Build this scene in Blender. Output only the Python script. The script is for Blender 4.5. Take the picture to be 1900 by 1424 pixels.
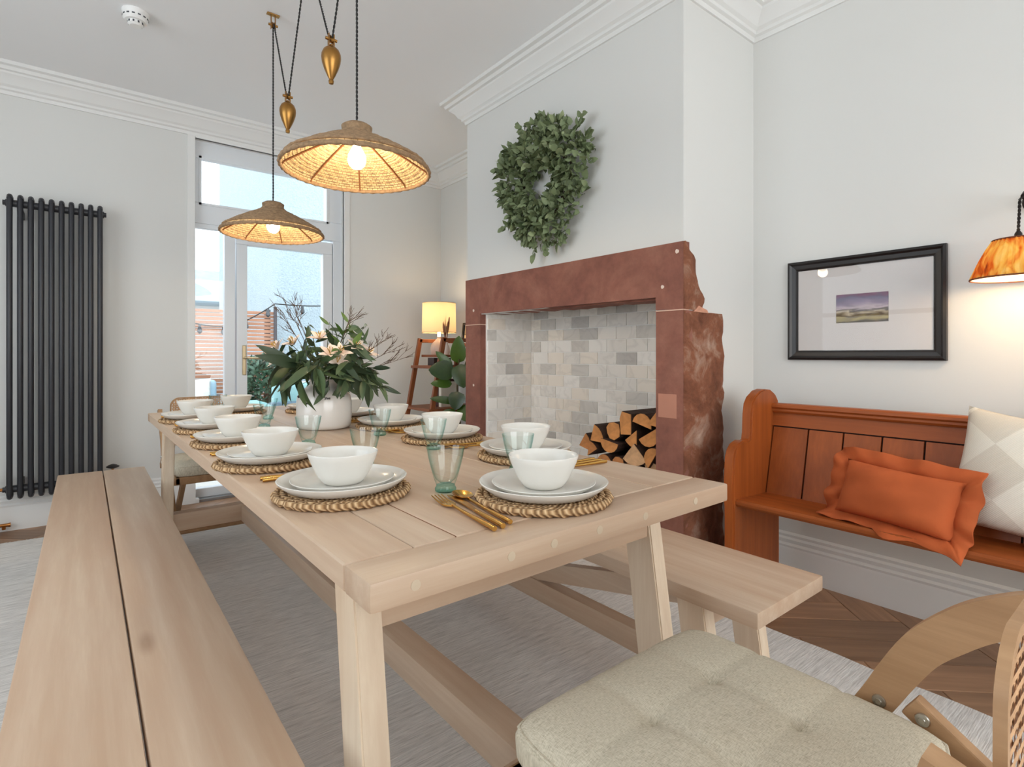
import bpy, bmesh, math, random
from mathutils import Vector, Matrix, Euler
for _o in list(bpy.data.objects):
    bpy.data.objects.remove(_o)
sc = bpy.context.scene
col = sc.collection
R = math.radians
PI = math.pi

# ---------------------------------------------------------------- camera
cam = bpy.data.cameras.new('camera')
cam_o = bpy.data.objects.new('camera', cam); col.objects.link(cam_o)
cam_o.location = (0, 0, 1.05)
cam_o.rotation_euler = (PI / 2, 0, -0.66805)
cam.sensor_width = 36.0
cam.lens = 36.0 * 1004.65 / 1900.0
cam.shift_y = -52.4 / 1900.0
cam.clip_start = 0.02
cam.clip_end = 200
sc.camera = cam_o

# ---------------------------------------------------------------- world, light, exposure
w = bpy.data.worlds.new('overcast_sky'); sc.world = w; w.use_nodes = True
bg = w.node_tree.nodes['Background']
bg.inputs[0].default_value = (0.84, 0.93, 1.0, 1)
bg.inputs[1].default_value = 4.6
sc.view_settings.view_transform = 'Standard'
sc.view_settings.look = 'None'
sc.view_settings.gamma = 1.0
sc.view_settings.exposure = -0.49
try:
    sc.view_settings.use_curve_mapping = False
except Exception:
    pass
try:
    sc.cycles.use_denoising = True
    sc.cycles.max_bounces = 10
    sc.cycles.diffuse_bounces = 6
    sc.cycles.transparent_max_bounces = 24
    sc.cycles.sample_clamp_indirect = 6
except Exception:
    pass

def area_light(name, loc, rot, sx, sy, power, color, portal=False):
    l = bpy.data.lights.new(name, 'AREA')
    l.shape = 'RECTANGLE'; l.size = sx; l.size_y = sy; l.energy = power; l.color = color
    o = bpy.data.objects.new(name, l); col.objects.link(o)
    o.location = loc; o.rotation_euler = rot
    if portal:
        try: l.cycles.is_portal = True
        except Exception: pass
    return o
# daylight entering by the glazed garden door (sampling portal of the sky) and by the
# wide front window and side window behind the camera
area_light('door_sky_portal', (1.14, 4.66, 1.3), (-PI / 2, 0, 0), 1.2, 2.7, 1, (1, 1, 1), True)
area_light('front_window_daylight', (0.6, -2.56, 1.55), (PI / 2, 0, 0), 3.2, 1.9, 63, (1.0, 0.955, 0.895))
area_light('side_window_daylight', (-2.06, 1.7, 1.55), (0, -PI / 2, 0), 1.9, 2.6, 16, (0.88, 0.95, 1.0))

# ---------------------------------------------------------------- materials
def S(r, g, b):
    def f(c):
        c /= 255.0
        return c / 12.92 if c <= 0.04045 else ((c + 0.055) / 1.055) ** 2.4
    return (f(r), f(g), f(b), 1.0)

def new_mat(name):
    m = bpy.data.materials.new(name); m.use_nodes = True
    nt = m.node_tree
    return m, nt, nt.nodes['Principled BSDF']

def sc3(c, k):
    return (min(1, c[0] * k), min(1, c[1] * k), min(1, c[2] * k), 1)

def add_bump(nt, b, height, strength, dist=0.01):
    bp = nt.nodes.new('ShaderNodeBump'); bp.inputs['Strength'].default_value = strength
    bp.inputs['Distance'].default_value = dist
    nt.links.new(height, bp.inputs['Height']); nt.links.new(bp.outputs[0], b.inputs['Normal'])
    return bp

def ramp(nt, fac, stops):
    r = nt.nodes.new('ShaderNodeValToRGB')
    el = r.color_ramp.elements
    while len(el) < len(stops): el.new(0.5)
    for e, (p, c) in zip(el, stops):
        e.position = p; e.color = c
    nt.links.new(fac, r.inputs[0])
    return r

def coords(nt, scale=(1, 1, 1), rot=(0, 0, 0), kind='Object'):
    tc = nt.nodes.new('ShaderNodeTexCoord'); mp = nt.nodes.new('ShaderNodeMapping')
    mp.inputs['Scale'].default_value = scale; mp.inputs['Rotation'].default_value = rot
    nt.links.new(tc.outputs[kind], mp.inputs['Vector'])
    return mp.outputs[0]

def noise(nt, vec, scale=5, detail=4, rough=0.55, distort=0):
    n = nt.nodes.new('ShaderNodeTexNoise')
    n.inputs['Scale'].default_value = scale; n.inputs['Detail'].default_value = detail
    n.inputs['Roughness'].default_value = rough; n.inputs['Distortion'].default_value = distort
    nt.links.new(vec, n.inputs['Vector'])
    return n.outputs[0]

def mixc(nt, fac, a, b, mode='MIX'):
    m = nt.nodes.new('ShaderNodeMix'); m.data_type = 'RGBA'; m.blend_type = mode
    for v, s in ((fac, m.inputs[0]), (a, m.inputs[6]), (b, m.inputs[7])):
        if hasattr(v, 'links'): nt.links.new(v, s)
        else: s.default_value = v
    return m.outputs[2]

def math_n(nt, op, a, b=None):
    m = nt.nodes.new('ShaderNodeMath'); m.operation = op
    for v, s in ((a, m.inputs[0]), (b, m.inputs[1])):
        if v is None: continue
        if hasattr(v, 'links'): nt.links.new(v, s)
        else: s.default_value = v
    return m.outputs[0]

def plain(name, c, rough=0.6, metal=0.0, var=0.0, vscale=6, bump=0.0, bscale=80, spec=0.5, coat=0, sub=0, sheen=0, bdist=0.003, rnd=0.0):
    m, nt, b = new_mat(name)
    b.inputs['Roughness'].default_value = rough; b.inputs['Metallic'].default_value = metal
    b.inputs['Specular IOR Level'].default_value = spec
    b.inputs['Base Color'].default_value = c
    if coat: b.inputs['Coat Weight'].default_value = coat; b.inputs['Coat Roughness'].default_value = 0.15
    if sheen: b.inputs['Sheen Weight'].default_value = sheen; b.inputs['Sheen Roughness'].default_value = 0.4
    out = None
    if var:
        v = coords(nt); n = noise(nt, v, vscale, 5)
        out = ramp(nt, n, [(0.3, sc3(c, 1 - var)), (0.7, sc3(c, 1 + var))]).outputs[0]
    if rnd:
        oi = nt.nodes.new('ShaderNodeObjectInfo')
        rr = ramp(nt, oi.outputs['Random'], [(0, (1 - rnd, 1 - rnd, 1 - rnd, 1)), (1, (1 + rnd, 1 + rnd, 1 + rnd, 1))])
        out = mixc(nt, 1.0, out if out else c, rr.outputs[0], 'MULTIPLY')
    if out: nt.links.new(out, b.inputs['Base Color'])
    if bump:
        v = coords(nt); add_bump(nt, b, noise(nt, v, bscale, 4), bump, bdist)
    return m

def wood(name, dark, light, axis='y', freq=9, rough=0.5, knots=0.5, coat=0.0, rnd=0.12, bump=0.08, spec=0.4):
    """grain stretched along one local axis, fine fibres, a few knots, per-piece tint"""
    m, nt, b = new_mat(name)
    k = {'x': (0.06, 1, 1), 'y': (1, 0.06, 1), 'z': (1, 1, 0.06)}[axis]
    tc = nt.nodes.new('ShaderNodeTexCoord'); oi = nt.nodes.new('ShaderNodeObjectInfo')
    off = nt.nodes.new('ShaderNodeVectorMath'); off.operation = 'ADD'
    mulr = nt.nodes.new('ShaderNodeVectorMath'); mulr.operation = 'SCALE'
    mulr.inputs[0].default_value = (3.1, 2.3, 1.7); nt.links.new(oi.outputs['Random'], mulr.inputs['Scale'])
    nt.links.new(tc.outputs['Object'], off.inputs[0]); nt.links.new(mulr.outputs[0], off.inputs[1])
    def mp(s):
        q = nt.nodes.new('ShaderNodeMapping'); q.inputs['Scale'].default_value = s
        nt.links.new(off.outputs[0], q.inputs['Vector']); return q.outputs[0]
    g1 = noise(nt, mp([x * freq for x in k]), 1.0, 4, 0.5, 0.6)
    g2 = noise(nt, mp([x * freq * 9 for x in k]), 1.0, 5, 0.6, 0.1)
    wv = nt.nodes.new('ShaderNodeTexWave'); wv.wave_type = 'BANDS'
    wv.bands_direction = 'X' if axis != 'x' else 'Y'
    wv.inputs['Scale'].default_value = freq * 1.1; wv.inputs['Distortion'].default_value = 7.0
    wv.inputs['Detail'].default_value = 2.0; wv.inputs['Detail Scale'].default_value = 0.6
    nt.links.new(mp([x * 0.6 for x in k]), wv.inputs['Vector'])
    mid = tuple((dark[i] * 0.45 + light[i] * 0.55) for i in range(3)) + (1,)
    c1 = ramp(nt, g1, [(0.28, mid), (0.62, light)]).outputs[0]
    f2 = ramp(nt, g2, [(0.42, (1, 1, 1, 1)), (0.72, (0, 0, 0, 1))]).outputs[0]
    c2 = mixc(nt, math_n(nt, 'MULTIPLY', f2, 0.22), c1, dark)
    c2 = mixc(nt, math_n(nt, 'MULTIPLY', wv.outputs['Fac'], 0.16), c2, dark)
    if knots:
        vo = nt.nodes.new('ShaderNodeTexVoronoi'); vo.inputs['Scale'].default_value = 1.0
        kk = {'x': (1.6, 5.2, 5.2), 'y': (5.2, 1.6, 5.2), 'z': (5.2, 5.2, 1.6)}[axis]
        nt.links.new(mp(kk), vo.inputs['Vector'])
        kf = ramp(nt, vo.outputs['Distance'], [(0.03, (1, 1, 1, 1)), (0.11, (0, 0, 0, 1))]).outputs[0]
        c2 = mixc(nt, math_n(nt, 'MULTIPLY', kf, knots), c2, sc3(dark, 0.55))
    rr = ramp(nt, oi.outputs['Random'], [(0, (1 - rnd, 1 - rnd, 1 - rnd, 1)), (1, (1 + rnd * .6, 1 + rnd * .6, 1 + rnd * .6, 1))]).outputs[0]
    c2 = mixc(nt, 1.0, c2, rr, 'MULTIPLY')
    nt.links.new(c2, b.inputs['Base Color'])
    b.inputs['Roughness'].default_value = rough; b.inputs['Specular IOR Level'].default_value = spec
    if coat: b.inputs['Coat Weight'].default_value = coat; b.inputs['Coat Roughness'].default_value = 0.2
    if bump: add_bump(nt, b, g2, bump, 0.004)
    return m

def glassy(name, tint=(0.97, 0.99, 0.985), gloss=1.0, rough=0.0, edge=None, base=.035):
    m = bpy.data.materials.new(name); m.use_nodes = True; nt = m.node_tree; nt.nodes.clear()
    o = nt.nodes.new('ShaderNodeOutputMaterial'); mx = nt.nodes.new('ShaderNodeMixShader')
    t = nt.nodes.new('ShaderNodeBsdfTransparent'); t.inputs[0].default_value = (*tint, 1)
    g = nt.nodes.new('ShaderNodeBsdfGlossy'); g.inputs['Roughness'].default_value = rough
    fr = nt.nodes.new('ShaderNodeLayerWeight'); fr.inputs[0].default_value = 0.5
    fc = math_n(nt, 'ADD', math_n(nt, 'MULTIPLY', math_n(nt, 'POWER', fr.outputs['Facing'], 5.0), .6 * gloss), base)
    if edge:
        nt.links.new(mixc(nt, math_n(nt, 'POWER', fr.outputs['Facing'], 2.5), (*tint, 1), (*edge, 1)), t.inputs[0])
    nt.links.new(fc, mx.inputs[0])
    nt.links.new(t.outputs[0], mx.inputs[1]); nt.links.new(g.outputs[0], mx.inputs[2])
    nt.links.new(mx.outputs[0], o.inputs[0])
    return m

def emit(name, c, s):
    m, nt, b = new_mat(name)
    b.inputs['Base Color'].default_value = c
    b.inputs['Emission Color'].default_value = c; b.inputs['Emission Strength'].default_value = s
    return m

def translucent(name, c, amount=0.4, pattern=None, rough=0.8):
    """cloth or straw that lets part of a lamp's light through"""
    m, nt, b = new_mat(name)
    b.inputs['Base Color'].default_value = c; b.inputs['Roughness'].default_value = rough
    out = [n for n in nt.nodes if n.type == 'OUTPUT_MATERIAL'][0]
    t = nt.nodes.new('ShaderNodeBsdfTranslucent'); t.inputs[0].default_value = c
    mx = nt.nodes.new('ShaderNodeMixShader'); mx.inputs[0].default_value = amount
    nt.links.new(b.outputs[0], mx.inputs[1]); nt.links.new(t.outputs[0], mx.inputs[2])
    nt.links.new(mx.outputs[0], out.inputs[0])
    return m, nt, b, t

# ---------------------------------------------------------------- mesh helpers
def B(): return bmesh.new()

def box(bm, x0, x1, y0, y1, z0, z1, bev=0.0, seg=2):
    r = bmesh.ops.create_cube(bm, size=1.0)
    vs = r['verts']
    for v in vs:
        v.co = Vector(((x0 + x1) / 2 + v.co.x * (x1 - x0), (y0 + y1) / 2 + v.co.y * (y1 - y0), (z0 + z1) / 2 + v.co.z * (z1 - z0)))
    if bev:
        es = {e for v in vs for e in v.link_edges}
        r2 = bmesh.ops.bevel(bm, geom=list(es), offset=bev, segments=seg, affect='EDGES', profile=0.6)
        return r2['verts']
    return vs

def tboxM(bm, M, sx, sy, sz, bev=0.0, seg=2):
    r = bmesh.ops.create_cube(bm, size=1.0)
    vs = r['verts']
    for v in vs: v.co = Vector((v.co.x * sx, v.co.y * sy, v.co.z * sz))
    if bev:
        es = {e for v in vs for e in v.link_edges}
        vs = bmesh.ops.bevel(bm, geom=list(es), offset=bev, segments=seg, affect='EDGES', profile=0.6)['verts']
        vs = list({v for f in {f for v in vs for f in v.link_faces} for v in f.verts})
    for v in vs: v.co = M @ v.co
    return vs

def beam(bm, p0, p1, w, h, bev=0.003, up=(0, 0, 1)):
    """bar from p0 to p1, w wide (sideways), h deep (towards up)"""
    p0, p1 = Vector(p0), Vector(p1); d = p1 - p0; L = d.length; d.normalize()
    s = d.cross(Vector(up)).normalized(); u = s.cross(d).normalized()
    M = Matrix((s, u, d)).transposed().to_4x4(); M.translation = (p0 + p1) / 2
    tboxM(bm, M, w, h, L, bev)

def lathe(bm, prof, n=32, c=(0, 0, 0), wob=0.0, ph=0.0):
    rings = []
    for (r, z) in prof:
        if r < 1e-6:
            rings.append([bm.verts.new((c[0], c[1], c[2] + z))])
        else:
            ring = []
            for i in range(n):
                a = 2 * PI * i / n
                rr = r * (1 + wob * math.sin(3 * a + ph) + wob * .7 * math.sin(5 * a + 2 * ph))
                ring.append(bm.verts.new((c[0] + rr * math.cos(a), c[1] + rr * math.sin(a), c[2] + z + wob * .5 * r * math.sin(2 * a + ph))))
            rings.append(ring)
    for a, b in zip(rings, rings[1:]):
        if len(a) == 1 and len(b) == 1: continue
        for i in range(n):
            j = (i + 1) % n
            if len(a) == 1: bm.faces.new((a[0], b[i], b[j]))
            elif len(b) == 1: bm.faces.new((a[i], a[j], b[0]))
            else: bm.faces.new((a[i], a[j], b[j], b[i]))
    return rings

def tube(bm, pts, r, n=8, closed=False, caps=True):
    pts = [Vector(p) for p in pts]; m = len(pts)
    rs = r if isinstance(r, (list, tuple)) else [r] * m
    rings = []; nrm = None
    for i, p in enumerate(pts):
        if closed: t = pts[(i + 1) % m] - pts[i - 1]
        elif i == 0: t = pts[1] - pts[0]
        elif i == m - 1: t = pts[-1] - pts[-2]
        else: t = pts[i + 1] - pts[i - 1]
        t.normalize()
        if nrm is None:
            nrm = t.cross(Vector((0, 0, 1)) if abs(t.z) < 0.9 else Vector((1, 0, 0))).normalized()
        else:
            nrm = (nrm - t * nrm.dot(t)).normalized()
        bn = t.cross(nrm)
        rings.append([bm.verts.new(p + (nrm * math.cos(2 * PI * k / n) + bn * math.sin(2 * PI * k / n)) * rs[i]) for k in range(n)])
    pr = list(zip(rings, rings[1:]))
    if closed: pr.append((rings[-1], rings[0]))
    for a, b in pr:
        for k in range(n):
            l = (k + 1) % n
            bm.faces.new((a[k], a[l], b[l], b[k]))
    if caps and not closed:
        bm.faces.new(rings[0]); bm.faces.new(rings[-1])

def prism(bm, poly, axis, a0, a1):
    """2-D polygon extruded: axis y -> poly is (x,z); x -> (y,z); z -> (x,y)"""
    def P(p, a):
        return {'y': (p[0], a, p[1]), 'x': (a, p[0], p[1]), 'z': (p[0], p[1], a)}[axis]
    v0 = [bm.verts.new(P(p, a0)) for p in poly]; v1 = [bm.verts.new(P(p, a1)) for p in poly]
    n = len(poly)
    bm.faces.new(v0); bm.faces.new(v1)
    for i in range(n):
        j = (i + 1) % n
        bm.faces.new((v0[i], v0[j], v1[j], v1[i]))

def sweep(bm, prof, path, closed=False):
    """profile points (out, up) carried along a horizontal path of (x, y, nx, ny): nx,ny = outward direction"""
    rings = [[bm.verts.new((x + nx * o, y + ny * o, z)) for (o, z) in prof] for (x, y, nx, ny) in path]
    pr = list(zip(rings, rings[1:]))
    for a, b in pr:
        for k in range(len(prof) - 1):
            bm.faces.new((a[k], a[k + 1], b[k + 1], b[k]))

def bez(p0, p1, p2, p3, n=10):
    p0, p1, p2, p3 = map(Vector, (p0, p1, p2, p3)); out = []
    for i in range(n + 1):
        t = i / n; s = 1 - t
        out.append(p0 * s ** 3 + p1 * 3 * s * s * t + p2 * 3 * s * t * t + p3 * t ** 3)
    return out

def mesh_of(bm, name, mat, smooth=False, ang=38):
    bmesh.ops.recalc_face_normals(bm, faces=bm.faces)
    if smooth:
        for f in bm.faces: f.smooth = True
        lim = R(ang)
        for e in bm.edges:
            if len(e.link_faces) == 2 and e.calc_face_angle(0) > lim: e.smooth = False
    me = bpy.data.meshes.new(name); bm.to_mesh(me); bm.free()
    if mat is not None: me.materials.append(mat)
    return me

def link(name, me, parent=None, M=None):
    o = bpy.data.objects.new(name, me); col.objects.link(o)
    if parent is not None: o.parent = parent
    if M is not None: o.matrix_local = M
    return o

def obj(name, bm, mat, parent=None, smooth=False, ang=38, M=None):
    return link(name, mesh_of(bm, name, mat, smooth, ang), parent, M)

def tag(o, label, cat, group=None):
    o['label'] = label; o['category'] = cat
    if group: o['group'] = group
    return o

def thing(name, label, cat, loc=(0, 0, 0), rotz=0, group=None):
    o = bpy.data.objects.new(name, None); col.objects.link(o)
    o.empty_display_size = 0.05
    o.location = loc; o.rotation_euler = (0, 0, rotz)
    return tag(o, label, cat, group)

def struct(o):
    o['kind'] = 'structure'; return o

def kids(o): return [c for c in col.objects if c.parent == o]

def copy_tree(o, parent=None):
    c = o.copy(); col.objects.link(c); c.parent = parent
    for ch in kids(o): copy_tree(ch, c)
    return c

def leaf_mesh(bm, M, L, W, fold=0.25, curl=0.2, n=5, blunt=0.0):
    """leaf along local +y from the origin, midrib fold, bent down by curl"""
    rows = []
    for i in range(n + 1):
        t = i / n
        wd = W * 0.5 * (math.sin(PI * min(1, t ** (0.8 - 0.2 * blunt))) ** (0.75 - 0.3 * blunt)) if 0 < i < n else 0
        y = L * t; z = -curl * L * t * t
        if wd == 0: rows.append([bm.verts.new(M @ Vector((0, y, z)))])
        else: rows.append([bm.verts.new(M @ Vector((-wd, y, z + fold * wd))), bm.verts.new(M @ Vector((0, y, z))), bm.verts.new(M @ Vector((wd, y, z + fold * wd)))])
    for a, b in zip(rows, rows[1:]):
        if len(a) == 1:
            bm.faces.new((a[0], b[1], b[0])); bm.faces.new((a[0], b[2], b[1]))
        elif len(b) == 1:
            bm.faces.new((a[0], a[1], b[0])); bm.faces.new((a[1], a[2], b[0]))
        else:
            bm.faces.new((a[0], a[1], b[1], b[0])); bm.faces.new((a[1], a[2], b[2], b[1]))

def frame_from(d, up=(0, 0, 1)):
    """matrix whose local y points along d and local z towards up"""
    d = Vector(d).normalized(); u = Vector(up)
    x = d.cross(u)
    if x.length < 1e-4: x = d.cross(Vector((1, 0, 0)))
    x.normalize(); z = x.cross(d).normalized()
    return Matrix((x, d, z)).transposed().to_4x4()

# ================================================================ THE ROOM
random.seed(7)
XR, YF, XL, YB, ZC = 2.637, 4.425, -2.0, -2.5, 2.77      # right, far, left, back walls, ceiling
CX, CY0, CY1 = 2.04, 1.384, 3.076                        # chimney breast front and its two sides

m_wall = plain('wall_paint', S(218, 218, 215), 0.75, bump=0.05, bscale=220, spec=0.25)
m_ceil = plain('ceiling_paint', S(238, 239, 240), 0.8, spec=0.2)
m_trim = plain('trim_gloss_paint', S(228, 228, 226), 0.42, spec=0.4)
m_upvc = plain('white_door_frame', S(226, 230, 234), 0.35, spec=0.5)
m_floor = wood('oak_floor', S(92, 62, 41), S(178, 138, 106), 'y', freq=10, rough=0.42, knots=0.7, rnd=0.36, spec=0.45)
m_pane = glassy('window_pane', (0.97, 0.99, 1.0), 0.7)

# floor slab and herringbone boards
bm = B(); box(bm, XL - .1, XR + .1, YB - .1, YF + .1, -0.12, -0.012)
floor = struct(obj('floor', bm, plain('subfloor', S(92, 64, 44), 0.6)))
RUG = (-0.95, 2.05, -1.35, 4.09)
def clip_poly(poly, x0, x1, y0, y1):
    def cut(p, f, inter):
        out = []
        for i in range(len(p)):
            a, b_ = p[i - 1], p[i]
            if f(b_):
                if not f(a): out.append(inter(a, b_))
                out.append(b_)
            elif f(a): out.append(inter(a, b_))
        return out
    for ax, lim, sg in ((0, x0, 1), (0, x1, -1), (1, y0, 1), (1, y1, -1)):
        f = lambda q: (q[ax] - lim) * sg >= -1e-9
        def it(a, b_):
            t = (lim - a[ax]) / (b_[ax] - a[ax]); return (a[0] + (b_[0] - a[0]) * t, a[1] + (b_[1] - a[1]) * t)
        poly = cut(poly, f, it)
        if len(poly) < 3: return []
    return poly
PW, PN = 0.15, 4
bm = B(); box(bm, -PW / 2 + .0012, PW / 2 - .0012, -PW * PN / 2 + .0012, PW * PN / 2 - .0012, -0.012, 0.0, 0.0015, 1)
plank_me = mesh_of(bm, 'floorboard', m_floor)
ca, sa = math.cos(R(47)), math.sin(R(47))
for k in range(-60, 80):
    for mm in range(-8, 9):
        for vert in (0, 1):
            if not vert: cx, cy = k + 2 * PN * mm + PN / 2, k + .5
            else: cx, cy = k + PN + 2 * PN * mm + .5, k + 1 - PN / 2
            cx *= PW; cy *= PW
            wx, wy = cx * ca - cy * sa, cx * sa + cy * ca
            if not (-1.7 < wx < 3.1 and -1.2 < wy < 4.9): continue
            ang = R(47) + (0 if vert else -PI / 2)
            c2, s2 = math.cos(ang), math.sin(ang)
            cor = [(wx + a * c2 - b_ * s2, wy + a * s2 + b_ * c2) for a, b_ in ((-PW / 2 + .001, -PW * PN / 2 + .001), (PW / 2 - .001, -PW * PN / 2 + .001), (PW / 2 - .001, PW * PN / 2 - .001), (-PW / 2 + .001, PW * PN / 2 - .001))]
            if all(RUG[0] + .02 < x < RUG[1] - .02 and RUG[2] + .02 < y < RUG[3] - .02 for x, y in cor): continue
            ins = all(-1.6 < x < XR and y < YF + .05 for x, y in cor)
            if ins:
                link('floorboard', plank_me, floor, Matrix.Translation((wx, wy, 0)) @ Matrix.Rotation(ang, 4, 'Z'))
            else:
                p = clip_poly(cor, -1.7, XR, -1.4, YF + .05)
                if len(p) < 3: continue
                Mi = (Matrix.Translation((wx, wy, 0)) @ Matrix.Rotation(ang, 4, 'Z')); Mn = Mi.inverted()
                q = [Mn @ Vector((x, y, 0)) for x, y in p]
                area = abs(sum(q[i - 1].x * q[i].y - q[i].x * q[i - 1].y for i in range(len(q)))) / 2
                if area < 2e-4: continue
                bm = B(); prism(bm, [(v.x, v.y) for v in q], 'z', -.012, 0)
                obj('floorboard', bm, m_floor, floor, M=Mi)

# ceiling
bm = B(); box(bm, XL - .1, XR + .1, YB - .1, YF + .2, ZC, ZC + .12)
struct(obj('ceiling', bm, m_ceil))
# far wall with the garden-door opening
DX0, DX1, DZ = 0.617, 1.70, 2.60
bm = B()
box(bm, XL - .1, DX0, YF, YF + .2, -.1, ZC); box(bm, DX1, XR + .2, YF, YF + .2, -.1, ZC); box(bm, DX0, DX1, YF, YF + .2, DZ, ZC)
struct(obj('wall_far', bm, m_wall))
bm = B(); box(bm, XR, XR + .2, YB - .1, YF + .2, -.1, ZC)
struct(obj('wall_right', bm, m_wall))
# left wall and back wall, each with a wide window opening (behind the camera)
bm = B()
box(bm, XL - .15, XL, YB - .1, .4, -.1, ZC); box(bm, XL - .15, XL, 3.0, YF + .2, -.1, ZC)
box(bm, XL - .15, XL, .4, 3.0, -.1, .55); box(bm, XL - .15, XL, .4, 3.0, 2.5, ZC)
struct(obj('wall_left', bm, m_wall))
bm = B()
box(bm, XL - .15, -1.05, YB - .15, YB, -.1, ZC); box(bm, 2.25, XR + .2, YB - .15, YB, -.1, ZC)
box(bm, -1.05, 2.25, YB - .15, YB, -.1, .55); box(bm, -1.05, 2.25, YB - .15, YB, 2.52, ZC)
struct(obj('wall_back', bm, m_wall))
def sash(name, x0, x1, y0, y1, z0, z1, n):
    e = struct(bpy.data.objects.new(name, None)); col.objects.link(e)
    bm = B(); al = x1 - x0 > y1 - y0
    for i in range(n + 1):
        t = i / n
        if al: box(bm, x0 + (x1 - x0 - .05) * t, x0 + (x1 - x0 - .05) * t + .05, y0, y1, z0, z1)
        else: box(bm, x0, x1, y0 + (y1 - y0 - .05) * t, y0 + (y1 - y0 - .05) * t + .05, z0, z1)
    for z in (z0, (z0 + z1) / 2, z1 - .05):
        box(bm, x0, x1, y0, y1, z, z + .05)
    obj('window_frame', bm, m_trim, e)
    return e
sash('window_3', -1.05, 2.25, YB - .1, YB - .05, .55, 2.52, 3)
sash('window_4', XL - .1, XL - .05, .4, 3.0, .55, 2.5, 2)

# chimney breast with a deep fire opening
OY0, OY1, OZ, TX = 1.52, 2.91, 1.318, 2.46
bm = B()
box(bm, CX, XR, CY0, OY0, 0, ZC); box(bm, CX, XR, OY1, CY1, 0, ZC)
box(bm, CX, 2.20, OY0, OY1, OZ, ZC); box(bm, 2.20, XR, OY0, OY1, 1.44, ZC)
box(bm, TX + .012, XR, OY0, OY1, 0, 1.44)
breast = struct(obj('wall_chimney', bm, m_wall))

# cornice running round walls and breast
prof = [(0, 2.612), (.010, 2.612), (.014, 2.632), (.028, 2.638), (.030, 2.652), (.045, 2.662), (.062, 2.690), (.088, 2.712), (.092, 2.722), (.108, 2.726), (.116, 2.744), (.136, 2.750), (.138, 2.7705)]
path = [(XL, YF, 1, -1), (XR, YF, -1, -1), (XR, CY1, -1, 1), (CX, CY1, -1, 1), (CX, CY0, -1, -1), (XR, CY0, -1, -1), (XR, YB, -1, 1), (XL, YB, 1, 1), (XL, YF, 1, -1)]
bm = B(); sweep(bm, prof, path)
struct(obj('trim_1', bm, m_trim, smooth=True, ang=25))
# skirting
sk = [(.024, 0), (.024, .128), (.020, .140), (.022, .150), (.013, .160), (.016, .176), (.008, .186), (.010, .198), (0, .208)]
def skirt(name, paths):
    bm = B()
    for p in paths: sweep(bm, sk, p)
    return struct(obj(name, bm, m_trim, smooth=True, ang=25))
skirt('baseboard_far', [[(XL, YF, 1, -1), (DX0, YF, 0, -1), (DX0, YF + .05, .0, -1)], [(DX1, YF, 0, -1), (XR, YF, -1, -1)]])
skirt('baseboard_right', [[(XR, YF, -1, -1), (XR, CY1, -1, 1), (CX + .2, CY1, 0, 1)], [(2.36, CY0, 0, -1), (XR, CY0, -1, -1), (XR, YB, -1, 1)]])
skirt('baseboard_left', [[(XL, YB, 1, 1), (XL, YF, 1, -1)]])
# little plinth return where the far skirting ends at the door
bm = B(); box(bm, DX0 - .002, DX0 + .022, YF - .026, YF + .03, 0, .03, .002)
struct(obj('trim_3', bm, m_trim))
# flat architrave round the door opening
bm = B()
box(bm, DX0 - .05, DX0, YF - .010, YF + .02, .21, DZ + .05, .004); box(bm, DX1, DX1 + .05, YF - .010, YF + .02, .21, DZ + .05, .004)
box(bm, DX0, DX1, YF - .010, YF + .02, DZ, DZ + .05, .004)
struct(obj('trim_2', bm, m_trim))

# ---- glazed garden door, fixed sidelight and transom
def sempty(name):
    e = bpy.data.objects.new(name, None); col.objects.link(e); e.empty_display_size = .05
    return struct(e)
y0, y1 = 4.47, 4.535
def bars(parent, name, rects, mat=None):
    for (a, b_, c, d) in rects:
        bm = B(); box(bm, a, b_, y0, y1, c, d, .005); obj(name, bm, mat or m_upvc, parent)
def pane(parent, a, b_, c, d):
    bm = B(); box(bm, a - .004, b_ + .004, 4.499, 4.505, c - .004, d + .004); obj('pane', bm, m_pane, parent)
w1 = sempty('window_1')          # transom
bars(w1, 'frame_rail', [(.58, 1.72, 2.477, 2.62), (.58, 1.72, 2.005, 2.155)])
bars(w1, 'frame_stile', [(.58, .663, 2.155, 2.477), (1.569, 1.72, 2.155, 2.477)])
pane(w1, .663, 1.569, 2.155, 2.477)
bm = B()
for r_ in ((.648, .663, 2.14, 2.492), (1.569, 1.584, 2.14, 2.492), (.648, 1.584, 2.477, 2.492), (.648, 1.584, 2.14, 2.155)): box(bm, r_[0], r_[1], y0 - .008, y0 + .004, r_[2], r_[3])
obj('glazing_bead', bm, m_upvc, w1)
w2 = sempty('window_2')          # sidelight
bars(w2, 'frame_rail', [(.58, .885, 1.974, 2.005), (.58, .885, .02, .085)])
bars(w2, 'frame_stile', [(.56, .60, .085, 1.974), (.8135, .885, .085, 1.974)])
pane(w2, .60, .8135, .085, 1.974)
d1 = sempty('door_1')
bars(d1, 'door_rail', [(.895, 1.620, 1.888, 1.985), (.895, 1.620, .03, .16)])
bars(d1, 'door_stile', [(.895, .969, .16, 1.888), (1.543, 1.620, .16, 1.888)])
bars(d1, 'door_jamb', [(1.626, 1.72, .0, 2.005)])
pane(d1, .969, 1.543, .16, 1.888)
m_brass_pale = plain('champagne_brass', S(178, 160, 128), 0.3, 1.0)
bm = B(); box(bm, .932, .960, y0 - .012, y0, .90, 1.125, .005)
hp = obj('handle_plate', bm, m_brass_pale, d1)
bm = B(); tube(bm, [(.946, y0 - .01, 1.03), (.946, y0 - .05, 1.03), (.96, y0 - .056, 1.03), (1.05, y0 - .056, 1.026)], .008, 8)
obj('lever', bm, m_brass_pale, hp, smooth=True)
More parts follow.
